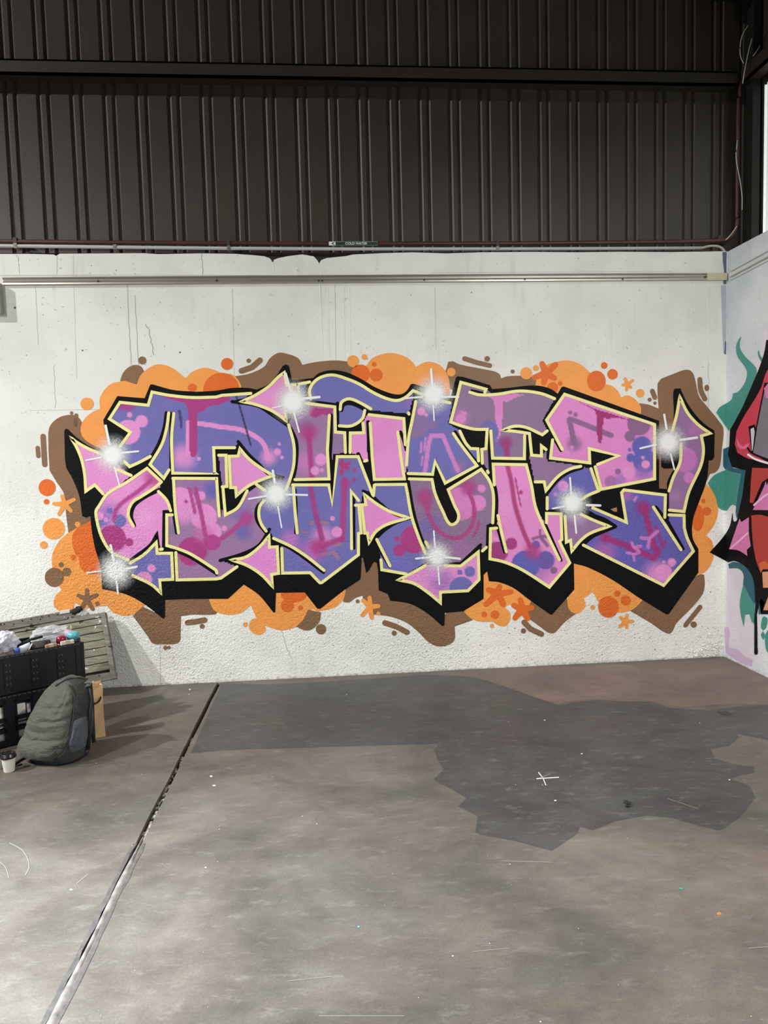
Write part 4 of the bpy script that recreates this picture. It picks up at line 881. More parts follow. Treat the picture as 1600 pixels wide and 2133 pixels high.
# white sparkles: a soft sprayed core and thin rays
gm_, n_, l_, b_p = new_mat('white_sparkle_spray')
b_p.inputs['Base Color'].default_value = (0.9, 0.915, 0.9, 1); b_p.inputs['Roughness'].default_value = 0.6
gr_ = n_.new('ShaderNodeGroup'); gr_.node_tree = RELIEF; l_.new(gr_.outputs['Normal'], b_p.inputs['Normal'])
at_ = n_.new('ShaderNodeAttribute'); at_.attribute_name = 'cover'
ge_ = n_.new('ShaderNodeNewGeometry'); tn_ = n_.new('ShaderNodeTexNoise'); tn_.inputs['Scale'].default_value = 130; tn_.inputs['Detail'].default_value = 2
l_.new(ge_.outputs['Position'], tn_.inputs['Vector'])
mr_ = n_.new('ShaderNodeMapRange'); mr_.inputs['From Min'].default_value = 0.3; mr_.inputs['From Max'].default_value = 0.7; mr_.inputs['To Min'].default_value = -0.22; mr_.inputs['To Max'].default_value = 0.22
l_.new(tn_.outputs[0], mr_.inputs[0])
# grain only where the spray thins out: cover + grain * cover * (1 - cover) * 4
iv_ = n_.new('ShaderNodeMath'); iv_.operation = 'SUBTRACT'; iv_.inputs[0].default_value = 1.0; l_.new(at_.outputs['Fac'], iv_.inputs[1])
w1_ = n_.new('ShaderNodeMath'); w1_.operation = 'MULTIPLY'; l_.new(at_.outputs['Fac'], w1_.inputs[0]); l_.new(iv_.outputs[0], w1_.inputs[1])
w2_ = n_.new('ShaderNodeMath'); w2_.operation = 'MULTIPLY'; w2_.inputs[1].default_value = 4; l_.new(w1_.outputs[0], w2_.inputs[0])
mu_ = n_.new('ShaderNodeMath'); mu_.operation = 'MULTIPLY_ADD'; mu_.use_clamp = True
l_.new(mr_.outputs[0], mu_.inputs[0]); l_.new(w2_.outputs[0], mu_.inputs[1]); l_.new(at_.outputs['Fac'], mu_.inputs[2]); l_.new(mu_.outputs[0], b_p.inputs['Alpha'])
def sparkle(t, x, y, r, rays, ry=None):
    cx, cy, s = tilept(t, x, y); R = r/s*1.4; RY = (ry or r)/s*1.4
    vs = [on_wall(cx, cy, layer(9))]; cov = [1.0]; fs = []; n = 32; K = 12
    for j in range(1, K+1):
        u = j/K
        c = 1.0 if u < 0.3 else max(0, 1-(u-0.3)/0.7)**1.5
        for i in range(n):
            a = 2*math.pi*i/n; vs.append(on_wall(cx+R*u*math.cos(a), cy+RY*u*math.sin(a), layer(9))); cov.append(c)
    for i in range(n): fs.append((0, 1+(i+1) % n, 1+i))
    for j in range(K-1):
        for i in range(n):
            a = 1+j*n+i; b = 1+j*n+(i+1) % n; fs.append((a, b, b+n, a+n))
    o = obj('sparkle', vs, fs, gm_, mural)
    me = o.data; av = me.attributes.new('cover', 'FLOAT', 'POINT'); av.data.foreach_set('value', cov)
    for p, w in rays:
        flat_mesh('ray', [ribbon(curve(t+' '+p), w)], P_WHITE, o, layer(10))
sparkle('A', 735, 990, 135, [("680 748 710 900", 5.5), ("790 975 952 960", 4), ("515 1035 640 1012", 3.5), ("755 1090 797 1248", 3.5)])
sparkle('B', 840, 545, 150, [("780 312 822 460", 5), ("920 522 1062 508", 5), ("670 600 790 572", 2.5), ("850 640 893 800", 3.5)])
sparkle('B', 700, 1315, 130, [("673 1122 690 1225", 5), ("790 1320 960 1325", 4), ("472 1357 620 1332", 3.5), ("715 1420 747 1595", 3)])
sparkle('C', 612, 485, 140, [("592 278 602 410", 5), ("690 508 820 506", 4), ("375 520 520 506", 3.5), ("610 575 618 702", 3)])
sparkle('D', 1170, 885, 130, [("1135 655 1155 775", 4.5), ("1270 866 1408 846", 5), ("935 936 1065 905", 4), ("1190 985 1220 1112", 3.5)])
sparkle('D', 370, 1390, 122, [("350 1182 360 1320", 4), ("490 1408 602 1412", 5), ("205 1437 300 1420", 3.5), ("388 1500 402 1640", 4)])
sparkle('E', 765, 750, 138, [("722 545 748 670", 5.5), ("830 745 880 735 940 722", 5), ("525 772 640 758", 3.5), ("770 830 783 948", 4)])
sparkle('G', 640, 635, 115, [("615 425 625 560", 3.5), ("700 640 832 656", 4.5), ("465 654 580 644", 4), ("650 720 662 868", 3.5)])

# ------------------------------------------------------------------ the red and teal mural around the corner
mural_right = empty('graffiti_mural', on_right(1580, 1300, 0), 'red, grey, pink and teal graffiti mural with thick black outlines on the short right wall', 'mural')
_ca, _cb = project((XC, D, 0)), project((XC, D, 3))
def corner_x(y): return _ca[0]+(_cb[0]-_ca[0])*(y-_ca[1])/(_cb[1]-_ca[1])
def clip(pts, right):
    out = []; n = len(pts)
    side = lambda p: (p[0]-corner_x(p[1]))*(1 if right else -1)
    for i in range(n):
        a, b = pts[i], pts[(i+1) % n]; sa, sb = side(a), side(b)
        if sa >= 0: out.append(a)
        if sa*sb < 0:
            t = sa/(sa-sb); out.append((a[0]+t*(b[0]-a[0]), a[1]+t*(b[1]-a[1])))
    return out
def rpaint(name, path, mat, lay, label=None):
    pts = curve(path, True)
    for right, put in ((True, on_right), (False, on_wall)):
        q = clip(pts, right)
        if len(q) >= 3 and (max(p[0] for p in q)-min(p[0] for p in q)) > 0.6:
            poly_mesh(name, q, mat, mural_right, layer(lay), put=put, label=label)
def rstroke(name, path, w, mat, lay, label=None):
    flat_mesh(name, [ribbon(curve(path), w)], mat, mural_right, layer(lay), put=on_right, label=label)
TEAL = paint('teal_paint', (72, 148, 134)); DTEAL = paint('dark_teal_paint', (44, 98, 112)); RED = paint('red_paint', (206, 66, 84)); RED2 = paint('brick_red_paint', (182, 66, 58)); GREY = paint('grey_paint', (124, 124, 130))
PK = paint('pink_panel_paint', (216, 126, 178)); PKL = paint('pale_pink_paint', (236, 196, 220)); PEACH = paint('peach_paint', (226, 164, 120)); LIL = paint('pale_lilac_wash', (222, 213, 222)); LIL2 = paint('lilac_wash', (206, 182, 208)); PALE = paint('pale_grey_paint', (205, 208, 212))
REDS = paint('soft_red_paint', (224, 116, 150))
rpaint('lilac_wash', "S 378 860 540 950 545 1400 660 1500 668 1900 640 1960 560 1925 374 1800", LIL, 0)
rpaint('lilac_wash', "S 350 1560 ~400 1560 395 1770 ~500 1800 ~560 1860 650 1900 640 1975 ~500 1920 365 1830", LIL2, 1)
rpaint('lilac_wash', "R 770 130 813 250 1100 250 1100 620 760 700 700 720 660 560 760 420", LIL, 0)
rpaint('teal_flame', "R 530 305 ~497 350 ~475 420 ~490 520 ~560 620 ~590 690 ~570 790 ~500 890 442 912 ~428 970 ~390 1005 ~300 1060 264 1115 ~310 1180 395 1306 420 1290 ~500 1150 ~640 900 692 730 ~690 650 ~640 590 ~560 510 ~515 430 512 370", TEAL, 2)
rpaint('teal_flame', "R 716 448 ~704 490 ~722 545 745 580 756 545 ~727 500", TEAL, 2)
rpaint('teal_block', "R 175 1862 ~240 1780 365 1722 575 1722 575 1800 540 2000 500 2133 S 490 385 470 270 ~430 262 375 325 ~320 312 ~280 275 ~262 190", TEAL, 2)
rpaint('dark_teal_block', "R 340 1500 395 1478 440 1700 580 1722 572 1850 S 510 330 480 412 S 470 330 500 100 R 525 1800 530 1762 430 1742 360 1716 338 1680", DTEAL, 3)
rpaint('dark_teal_block', "S 392 890 ~450 866 ~560 900 ~640 990 ~680 1150 672 1330 ~620 1250 ~552 1130 ~552 1000 ~500 938 400 936", DTEAL, 2)
rpaint('teal_drip', "S 552 1100 ~610 1210 672 1320 665 1522 640 1500 615 1420 570 1425 556 1555 ~525 1430 ~513 1300 ~535 1170", TEAL, 3)
rpaint('dark_teal_block', "S 715 1320 740 1250 775 1290 745 1415 712 1422", DTEAL, 4)
for p in ["S 770 1440 ~806 1465 ~792 1560 762 1592 ~738 1560 ~752 1460", "S 758 1597 ~738 1640 762 1692 ~782 1650", "S 840 1545 ~785 1640 ~788 1780 813 1832 900 1800 900 1560"]:
    rpaint('teal_bubble', p, TEAL, 2)
rpaint('black_outline', "R 795 345 ~772 480 ~720 640 ~640 830 ~540 1060 410 1300 404 1450 388 1560 430 1690 575 1727 540 2000 S 500 340 ~462 440 435 345 ~410 480 ~340 600 195 765 ~300 820 390 870 ~460 858 ~570 915 ~650 1030 ~672 1180 678 1320 668 1480 667 1750 ~685 1850 ~700 1750 695 1425 722 1300 740 1420 1150 1420 R 1150 345", P_BLACK, 4)
rpaint('red_panel', "R 850 600 ~790 700 ~740 850 ~650 1010 ~545 1180 480 1310 462 1450 490 1540 ~600 1600 720 1615 1120 1700 1120 600", RED, 5)
rpaint('red_highlight', "R 480 1380 ~500 1480 ~560 1500 ~605 1470 ~600 1440 ~540 1470", REDS, 6)
rpaint('black_facet', "R 775 800 690 1240 640 1545 813 1640 1150 1720 1150 760", P_BLACK, 6)
rpaint('grey_facet', "R 820 820 778 870 700 1260 652 1538 813 1612 1130 1690 1130 800", GREY, 7)
rpaint('pink_facet', "R 830 780 770 860 790 960 1130 1000 1130 760", PK, 7.5)
rpaint('black_tick', "R 606 1262 672 1240 692 1310 655 1545 640 1545", P_BLACK, 8)
rpaint('white_tick', "R 628 1290 662 1270 672 1320 650 1520 642 1510", PALE, 9)
rstroke('black_line', "R 598 1490 ~625 1530 ~700 1570 ~850 1625 1130 1700", 4, P_BLACK, 8.5)
rstroke('white_highlight', "R 602 1560 ~680 1608 ~850 1660 1130 1730", 4.5, P_WHITE, 9)
rpaint('red_panel', "R 645 1698 820 1705 1120 1740 1120 1800 820 1805 750 1850 S 655 245 620 240 632 0", RED2, 5)
rpaint('pink_panel', "R 1100 1830 820 1830 800 1890 790 1840 770 1900 680 2090 S 652 316 1100 322", PK, 6)
rstroke('pink_highlight', "S 665 265 ~760 180 ~850 130 1000 90", 4, PKL, 7)
rpaint('pink_panel', "S 400 732 512 405 530 445 610 392 610 560 630 700 588 738 594 802 ~500 745", PK, 5)
rstroke('pink_highlight', "S 420 720 500 650 598 560", 3.5, PKL, 6)
rpaint('red_panel', "S 635 375 ~720 366 813 388 1120 440 1120 955 760 945 735 985 ~690 860 ~655 680", RED2, 5)
rpaint('orange_glow', "S 720 880 ~780 860 ~830 900 1000 930 760 942 735 980", paint('warm_orange_paint', (214, 104, 62)), 6)
rpaint('peach_panel', "S 752 972 1120 950 1120 1130 760 1140", PEACH, 5)
rpaint('peach_panel', "S 830 1190 762 1376 1120 1390 1120 1190", PEACH, 5)

# ------------------------------------------------------------------ rail, conduit, pipe, sign, wires
ALU = simple('dull_aluminium', (176, 172, 162), rough=0.36, metal=0.75, noise=0.08, scale=3)
def rail(name, xa, xb, ya, yb, prof, mat, parent):
    """a straight channel between two pixels' points on the long wall; prof = (out, up)"""
    A, B = Vector(on_wall(xa, ya)), Vector(on_wall(xb, yb)); m = len(prof)
    vs = [(P.x, D-o, P.z+u) for P in (A, B) for o, u in prof]
    fs = [(i, i+1, i+1+m, i+m) for i in range(m-1)]+[tuple(range(m-1, -1, -1)), tuple(range(m, 2*m)), (0, m, 2*m-1, m-1)]
    return obj(name, vs, fs, mat, parent)
PR = [(0, 0.027), (0.022, 0.027), (0.024, 0.020), (0.012, 0.014), (0.010, 0.002), (0.014, -0.004), (0.018, -0.012), (0.018, -0.022), (0.004, -0.026), (0, -0.026)]
wr = empty('wall_rail', on_wall(740, 582), 'long dull metal rail screwed along the upper part of the white wall', 'rail')
rail('channel', 8, 1470, 587.2, 577.4, PR, ALU, wr)
rail('end_strip', 1470.5, 1513, 577.3, 576.8, [(0, 0.026), (0.016, 0.026), (0.018, 0), (0.016, -0.026), (0, -0.026)], simple('yellowed_tape', (196, 190, 158), rough=0.5), wr, )
for (x, y) in [(206, 587), (452, 585.5), (664, 586), (671, 586), (883, 584.5), (1092, 583), (1295, 582.5), (1467, 578)]:
    p = Vector(on_wall(x, y)); b = MB()
    b.lathe([(0.0075, 0), (0.0075, 0.003), (0.004, 0.005)], n=10, M=lambda v, p=p: Vector((p.x+v.x, p.y-0.0175-v.z, p.z+v.y)))
    b.build('screw', simple('dark_screw', (70, 66, 60), rough=0.5, metal=0.6), wr)
tr = MB()
A, B = Vector(on_right(1524, 576)), Vector(on_right(1640, 576-0.53*116))
for o0, u0, u1 in [(0.012, 0.034, 0.05), (0.02, -0.006, 0.026), (0.012, -0.03, -0.014)]:
    B2 = Vector((XC, -1.0, A.z+(B.z-A.z)/(B.y-A.y)*(-1.0-A.y)))
    vs = [(XC-o, P.y, P.z+u) for P in (A, B2) for o, u in ((0, u0), (o0, u0+0.003), (o0, u1-0.003), (0, u1))]
    tr.add(vs, [(0, 1, 5, 4), (1, 2, 6, 5), (2, 3, 7, 6), (3, 2, 1, 0), (4, 5, 6, 7)])
tr.build('trim_6', simple('painted_rail', (206, 208, 208), rough=0.5), kind='structure', label='white painted ridged rail along the short right wall')

PIPE = simple('red_oxide_pipe', (76, 42, 38), rough=0.45, noise=0.2, scale=9)
pipe = empty('water_pipe', at_depth(700, 507, D+0.12), 'thin dark red water pipe along the ribbed cladding, bending up at the corner', 'pipe')
pp = [at_depth(x, y, D+0.115) for x, y in [(-160, 501.5), (0, 503), (300, 506), (740, 508), (1100, 507), (1400, 504), (1480, 502)]]
pp += [at_depth(x, y, D+0.105) for x, y in curve("P 1490 502 ~1516 497 ~1532 480 1537 452 1537.5 300 1540 205 ~1546 170 1562 156 1600 128", n=8)]
MB().tube(pp, 0.0155, 12).build('tube', PIPE, pipe, smooth=True)
for x, y in [(476, 513), (1036, 514), (33, 508), (1497, 503)]:
    q = at_depth(x, y-5.5, D+0.115); b = MB(); b.box(q.x-0.012, q.x+0.012, q.y-0.02, q.y+0.07, q.z-0.021, q.z+0.021); b.build('pipe_clip', simple('clip', (58, 46, 42), rough=0.6), pipe)
cond = empty('conduit', at_depth(300, 513, D+0.06), 'thin pale grey electrical conduit under the red pipe along the wall top', 'conduit')
cc = [at_depth(x, y, D+0.06) for x, y in [(-160, 510.5), (0, 512), (240, 515), (480, 517.5), (740, 518.8), (1100, 518.3), (1300, 517.5), (1462, 516.5)]]
MB().tube(cc, 0.0118, 10).build('tube', simple('conduit_grey', (190, 190, 184), rough=0.4), cond, smooth=True)
MB().tube([at_depth(x, y, D+0.05) for x, y in curve("P 1461 516.5 ~1480 512.5 ~1497 513.5 ~1506 519 1510.5 526", n=6)], 0.009, 10).build('bent_end', simple('conduit_end', (176, 170, 158), rough=0.5), cond, smooth=True)
for x in (33, 240, 477, 1036):
    y = np.interp(x, [0, 240, 480, 740, 1100], [512, 515, 517.5, 518.8, 518.3]); q = at_depth(x, y, D+0.06); b = MB()
    b.box(q.x-0.012, q.x+0.012, q.y-0.0135, q.y+0.06, q.z-0.016, q.z+0.016); b.box(q.x-0.006, q.x+0.006, q.y-0.017, q.y-0.013, q.z-0.005, q.z+0.005)
    b.build('saddle_clip', simple('saddle', (128, 124, 116), rough=0.5, metal=0.4), cond)
# pipe label
SGN = empty('pipe_label', at_depth(735, 507, D+0.09), 'green cold water label with a white arrow on the red pipe', 'sign')
def flat(name, x0, x1, y0, y1, Y, th, mat, parent):
    a, b = at_depth(x0, y1, Y), at_depth(x1, y0, Y); return MB().box(a.x, b.x, Y, Y+th, a.z, b.z).build(name, mat, parent)
GREEN = simple('sign_green', (20, 54, 38), rough=0.5); SW = simple('sign_white', (226, 230, 222), rough=0.5); SB = simple('sign_black', (28, 30, 30), rough=0.5)
flat('label_border', 685, 786.5, 502.8, 511.4, D+0.093, 0.006, simple('sign_pale_green', (136, 160, 142), rough=0.5), SGN)
flat('label_field', 699, 785.8, 503.6, 510.4, D+0.091, 0.003, GREEN, SGN)
flat('arrow_field', 685.2, 698.8, 503.2, 511, D+0.091, 0.003, SW, SGN)
ar = MB()
for (a, b, c) in [((694.6, 504.2), (694.6, 510), (688.5, 507.1))]:
    q = [at_depth(x, y, D+0.0905) for x, y in ((697.3, 504.4), (694.6, 504.4), (690.2, 507.1), (694.6, 509.8), (697.3, 509.8), (693.6, 507.1))]
    ar.add([tuple(v) for v in q], [(0, 1, 2, 5), (5, 2, 3, 4)])
ar.build('arrow', SB, SGN)
tc = bpy.data.curves.new('label_text', 'FONT'); tc.body = 'COLD WATER'; tc.size = 1.0; tc.align_x = 'LEFT'; tc.offset = 0.02
to = bpy.data.objects.new('tmp_text', tc); COL.objects.link(to)
bpy.context.view_layer.update()
tm = bpy.data.meshes.new_from_object(to); bpy.data.objects.remove(to)
L_, R_ = at_depth(719.5, 509.6, D+0.0902), at_depth(765, 504.4, D+0.0902)
bx = [v.co.x for v in tm.vertices]; by = [v.co.y for v in tm.vertices]
for v in tm.vertices:
    u = (v.co.x-min(bx))/(max(bx)-min(bx)); w = (v.co.y-min(by))/(max(by)-min(by))
    v.co = Vector((L_.x+(R_.x-L_.x)*u, D+0.0902, L_.z+(R_.z-L_.z)*w))
tm.name = 'lettering'; tm.materials.clear(); tm.materials.append(SW)
lt_ = bpy.data.objects.new('lettering', tm); COL.objects.link(lt_); set_parent(lt_, SGN); lt_['label'] = 'white capital letters reading cold water'
# loose wires in the upper right corner
WIRE = simple('pale_wire', (206, 200, 188), rough=0.5)
for p, lab in [("P 1558 53 ~1546 75 ~1542 98 ~1543 118 1549 132", 'pale loose wire curling up highest beside the roof corner'), ("P 1567 80 ~1560 105 1551 148 1547 174", 'pale straight wire crossing the brown girt end'), ("P 1583 96 1577 106 1569 117", 'short pale wire end right of the others in the corner'),
               ("P 1536 292 ~1533.5 330 ~1541 372 ~1546 410 1546 437", 'pale wire hanging wavily along the upright red pipe'), ("P 1512 500 ~1524 487 1535 471", 'short pale wire across the bend of the red pipe')]:
    o = MB().tube([at_depth(x, y, D+(0.07 if y > 250 else -0.06)) for x, y in curve(p, n=6)], 0.0032, 6).build('wire', WIRE, smooth=True); o['label'] = lab; o['category'] = 'wire'; o['group'] = 'loose wires in the corner'
# small grey box at the left edge of the wall
q0, q1 = on_wall(9, 655), on_wall(4, 592)
wb = empty('junction_box', (q0[0]-0.1, D, q0[2]), 'grey wall box cut by the left edge above the mural', 'box')
MB().box(q0[0]-0.22, q0[0], D-0.045, D, q0[2], q1[2]).build('housing', simple('box_grey', (150, 149, 142), rough=0.5), wb, bevel=0.004)
MB().box(q0[0]-0.21, q0[0]-0.012, D-0.05, D-0.044, q0[2]+0.012, q1[2]-0.012).build('cover', simple('box_cover', (160, 159, 152), rough=0.5), wb)

# ------------------------------------------------------------------ timber panel leaning in the left corner
def wood(name, rgb, dark):
    if name in MATS: return MATS[name]
    m, n, l, b = new_mat(name)
    b.inputs['Roughness'].default_value = 0.8
    geo = n.new('ShaderNodeNewGeometry'); mp = n.new('ShaderNodeMapping'); mp.inputs['Scale'].default_value = (4, 4, 34); mp.inputs['Rotation'].default_value = (0, 0.16, 0)
    l.new(geo.outputs['Position'], mp.inputs[0])
    t = n.new('ShaderNodeTexNoise'); t.inputs['Scale'].default_value = 2.2; t.inputs['Detail'].default_value = 8; t.inputs['Roughness'].default_value = 0.7
    l.new(mp.outputs[0], t.inputs['Vector'])
    r = n.new('ShaderNodeValToRGB'); r.color_ramp.elements[0].position = 0.36; r.color_ramp.elements[0].color = (*lin(dark), 1); r.color_ramp.elements[1].position = 0.62; r.color_ramp.elements[1].color = (*lin(rgb), 1)
    l.new(t.outputs[0], r.inputs[0])
    # splashes of white paint and black scuffs
    t2 = n.new('ShaderNodeTexNoise'); t2.inputs['Scale'].default_value = 15; t2.inputs['Detail'].default_value = 3; l.new(geo.outputs['Position'], t2.inputs['Vector'])
    s1 = n.new('ShaderNodeMapRange'); s1.inputs['From Min'].default_value = 0.68; s1.inputs['From Max'].default_value = 0.70; l.new(t2.outputs[0], s1.inputs[0])
    s2 = n.new('ShaderNodeMapRange'); s2.inputs['From Min'].default_value = 0.33; s2.inputs['From Max'].default_value = 0.30; l.new(t2.outputs[0], s2.inputs[0])
    m1 = n.new('ShaderNodeMix'); m1.data_type = 'RGBA'; l.new(s1.outputs[0], m1.inputs[0]); l.new(r.outputs[0], m1.inputs[6]); m1.inputs[7].default_value = (*lin((220, 218, 208)), 1)
    m2 = n.new('ShaderNodeMix'); m2.data_type = 'RGBA'; l.new(s2.outputs[0], m2.inputs[0]); l.new(m1.outputs[2], m2.inputs[6]); m2.inputs[7].default_value = (*lin((50, 46, 40)), 1)
    l.new(m2.outputs[2], b.inputs['Base Color'])
    bp = n.new('ShaderNodeBump'); bp.inputs['Strength'].default_value = 0.3; bp.inputs['Distance'].default_value = 0.005; l.new(t.outputs[0], bp.inputs['Height']); l.new(bp.outputs[0], b.inputs['Normal'])
    MATS[name] = m
    return m
WOOD = wood('weathered_timber', (138, 134, 114), (98, 94, 80)); WOOD2 = wood('grey_timber', (132, 129, 118), (98, 95, 86))
T = at_depth(222, 1276, D-0.035); B0 = at_depth(245, 1414, D-0.21); TL = at_depth(-150, 1343, D-0.035)
V0 = T-B0; V = V0.normalized(); U = (T-TL).normalized(); N = U.cross(V).normalized()
if N.y > 0: N = -N
LP = (T-TL).length; HP = V0.dot(V)
def pm(v): return B0+V0*0+U*v.x+V*v.z+N*v.y      # x: along (0 at right end, negative left), z: up the panel, y: out
panel = empty('timber_panel', B0, 'weathered slatted timber panel leaning askew on the wall behind the crates', 'panel')
def plank(name, x0, x1, z0, z1, y0, y1, mat, label=None):
    return MB().box(x0, x1, y0, y1, z0, z1, M=pm).build(name, mat, panel, bevel=0.0025, label=label)
plank('stile', -0.035, 0.0, 0.0, HP, -0.005, 0.03, WOOD2, 'grey edge board at the right end')
plank('stile', -LP, -LP+0.035, 0.0, HP, -0.005, 0.03, WOOD2)
plank('rail', -LP+0.035, -0.035, HP-0.03, HP, -0.002, 0.026, WOOD2)
plank('rail', -LP+0.035, -0.035, 0.0, 0.055, -0.002, 0.022, WOOD2)
z = 0.074; i = 0
while z < HP-0.05:
    h = min(0.052, HP-0.034-z); rn = random.Random(i)
    plank('slat', -LP+0.036, -0.036, z+0.0005, z+h-0.0005, 0.0+rn.uniform(-0.002, 0.002), 0.018+rn.uniform(-0.002, 0.003), WOOD)
    z += 0.0555; i += 1
MB().box(-LP, 0, -0.004, -0.002, 0.01, HP-0.01, M=pm).build('backing', simple('panel_gap', (70, 66, 58), rough=0.9), panel)
for zz in (0.1, HP-0.09):
    plank('batten', -0.09, -0.04, zz-0.04, zz+0.04, -0.03, -0.004, WOOD2)
# drilled batten resting along the top of the panel
b0, b1 = at_depth(-60, 1316, D-0.045), at_depth(158, 1277, D-0.03)
Ub = (b1-b0).normalized(); Vb = Vector((-Ub.z*0.9, 0, Ub.x)).normalized(); Nb = Vector((0, -1, 0)); Lb = (b1-b0).length
bm_ = lambda v: b0+Ub*v.x+Vb*v.z+Nb*v.y
bat = empty('drilled_batten', b0, 'grey drilled timber batten lying along the top of the leaning panel', 'batten')
MB().box(0, Lb, 0, 0.022, -0.016, 0.030, M=bm_).build('board', WOOD2, bat, bevel=0.002)
MB().box(0, Lb*0.93, 0, 0.034, -0.027, -0.016, M=bm_).build('ledge', WOOD2, bat, bevel=0.002)
for k in range(9):
    x = 0.12+k*0.062
    if x < Lb-0.1:
        MB().lathe([(0.0055, 0), (0.0055, 0.0012)], n=10, M=lambda v, x=x: bm_(Vector((x+v.x, 0.0218+v.z, 0.006+v.y+(0.01 if k % 3 else -0.004))))).build('drill_hole', simple('hole', (40, 38, 34)), bat)
MB().box(Lb-0.10, Lb-0.03, -0.004, 0.026, 0.016, 0.036, M=bm_).build('pale_packer', simple('packer', (214, 210, 200), rough=0.7), bat)
rag = MB(); q = at_depth(160, 1271, D-0.045)
vs = []; n1, n2 = 8, 14; rn = random.Random(4)
for i in range(n1+1):
    a = math.pi*i/n1
    for j in range(n2):
        t = 2*math.pi*j/n2; r = 1+0.22*rn.uniform(-1, 1)
        vs.append((q.x+0.042*math.sin(a)*math.cos(t)*r, q.y+0.025*math.sin(a)*math.sin(t)*r, q.z-0.024*math.cos(a)*r+0.3*0.042*math.sin(a)*math.cos(t)))
rag.add(vs, [(i*n2+j, i*n2+(j+1) % n2, (i+1)*n2+(j+1) % n2, (i+1)*n2+j) for i in range(n1) for j in range(n2)])
rg = rag.build('bundled_glove', simple('black_cloth', (34, 34, 36), rough=0.85, noise=0.3, scale=40), smooth=True); rg['label'] = 'small black cloth bundle on the raised end of the drilled batten'; rg['category'] = 'cloth'

# ------------------------------------------------------------------ folding crates
NAVY = simple('navy_plastic', (13, 15, 23), rough=0.4, noise=0.15, scale=25)
ANG = math.radians(36); EX = Vector((math.cos(ANG), math.sin(ANG), 0)); EY = Vector((-math.sin(ANG), math.cos(ANG), 0))
CR = Vector((-1.555, 4.385, 0))           # right front foot of the stack
CL, CW = 0.60, 0.40
H1, H2 = 0.305, 0.235
def crate(z0, h, label, windows):
    o = CR+Vector((0, 0, z0))
    M = lambda v: o+EX*v.x+EY*v.y+Vector((0, 0, v.z))    # x from -CL to 0, y from 0 (front) to CW
    t = empty('folding_crate', o-EX*CL/2+EY*CW/2, label, 'crate', 'stacked navy crates')
    b = MB(); b.box(-CL+0.006, -0.006, 0.006, CW-0.006, 0.004, 0.012, M)
    for sx in (-CL+0.02, -0.08): b.box(sx, sx+0.06, 0.02, CW-0.02, 0, 0.004, M)
    b.build('base', NAVY, t)
    for (y0, y1, front) in ((0, 0.012, True), (CW-0.012, CW, False)):
        b = MB()
        b.box(-CL, 0, y0, y1, h-0.032, h-0.004, M); b.box(-CL, 0, y0, y1, 0.006, 0.034, M)      # rims
        ya, yb = (y0-0.004, y1) if front else (y0, y1+0.004)
        b.box(-CL-0.002, 0.002, ya, yb, h-0.010, h, M); b.box(-CL-0.002, 0.002, ya, yb, 0.010, 0.016, M)
        cols = [-CL, -CL+0.05, -0.44, -0.40, -0.295, -0.255, -0.15, -0.11, -0.04, 0]
        for k in range(0, len(cols), 2): b.box(cols[k], cols[k+1], y0-(0.003 if front else 0), y1, 0.006, h-0.004, M)
        for k in range(1, len(cols)-1, 2):
            x0, x1 = cols[k], cols[k+1]
            if windows:
                w = x1-x0
                for (za, zb) in ((h-0.085, h-0.032), (h-0.155, h-0.130), (0.085, 0.115), (0.034, 0.042)): b.box(x0, x1, y0, y1, za if za != h-0.085 else h-0.048, zb, M)
                b.box(x0, x0+w*0.16, y0, y1, 0.034, h-0.03, M); b.box(x1-w*0.16, x1, y0, y1, 0.034, h-0.03, M)
                b.box(x0, x1, y0, y1, h-0.172, h-0.167, M); b.box(x0, x1, y0, y1, h-0.197, h-0.190, M)
            else:
                b.box(x0, x1, y0+0.004, y1-0.002, 0.03, h-0.03, M)
        b.build('side_panel', NAVY, t)
        if front and not windows:
            r = MB()
            for k in (2, 4, 6):
                for j in range(4):
                    for u in (0.010, 0.028):
                        r.box(cols[k]+u, cols[k]+u+0.004, y0-0.0045, y0-0.002, 0.06+j*0.038, 0.06+j*0.038+0.009, M)
            r.build('rivet_slots', simple('slot_shine', (92, 94, 100), rough=0.3), t, kind='stuff')
        r = MB()
        if front:
            for k in range(22):
                x = -CL+0.012+k*0.0265
                r.box(x, x+0.017, y0-0.007, y0+0.002, h-0.011, h-0.005, M)
            r.build('rim_ribs', simple('rim_shine', (64, 66, 70), rough=0.25), t, kind='stuff')
    for x0, x1 in ((-CL, -CL+0.012), (-0.012, 0)):
        b = MB(); b.box(x0, x1, 0.012, CW-0.012, 0.006, h*0.55, M); b.box(x0, x1, 0.012, CW-0.012, h-0.05, h, M)
        b.box(x0, x1, 0.012, CW*0.33, h*0.5, h-0.04, M); b.box(x0, x1, CW*0.67, CW-0.012, h*0.5, h-0.04, M)
        b.build('end_panel', NAVY, t)
    for sx in (-CL, 0):
        for sy in (0, CW):
            MB().box(sx-0.008, sx+0.008, sy-0.006, sy+0.006, 0.0, h, M).build('corner_post', NAVY, t)
    return M
ML = crate(0, H1, 'navy folding crate with window openings standing on the floor behind the backpack', True)
MU = crate(H1, H2, 'navy solid sided crate stacked on top, overflowing with bags and spray cans', False)
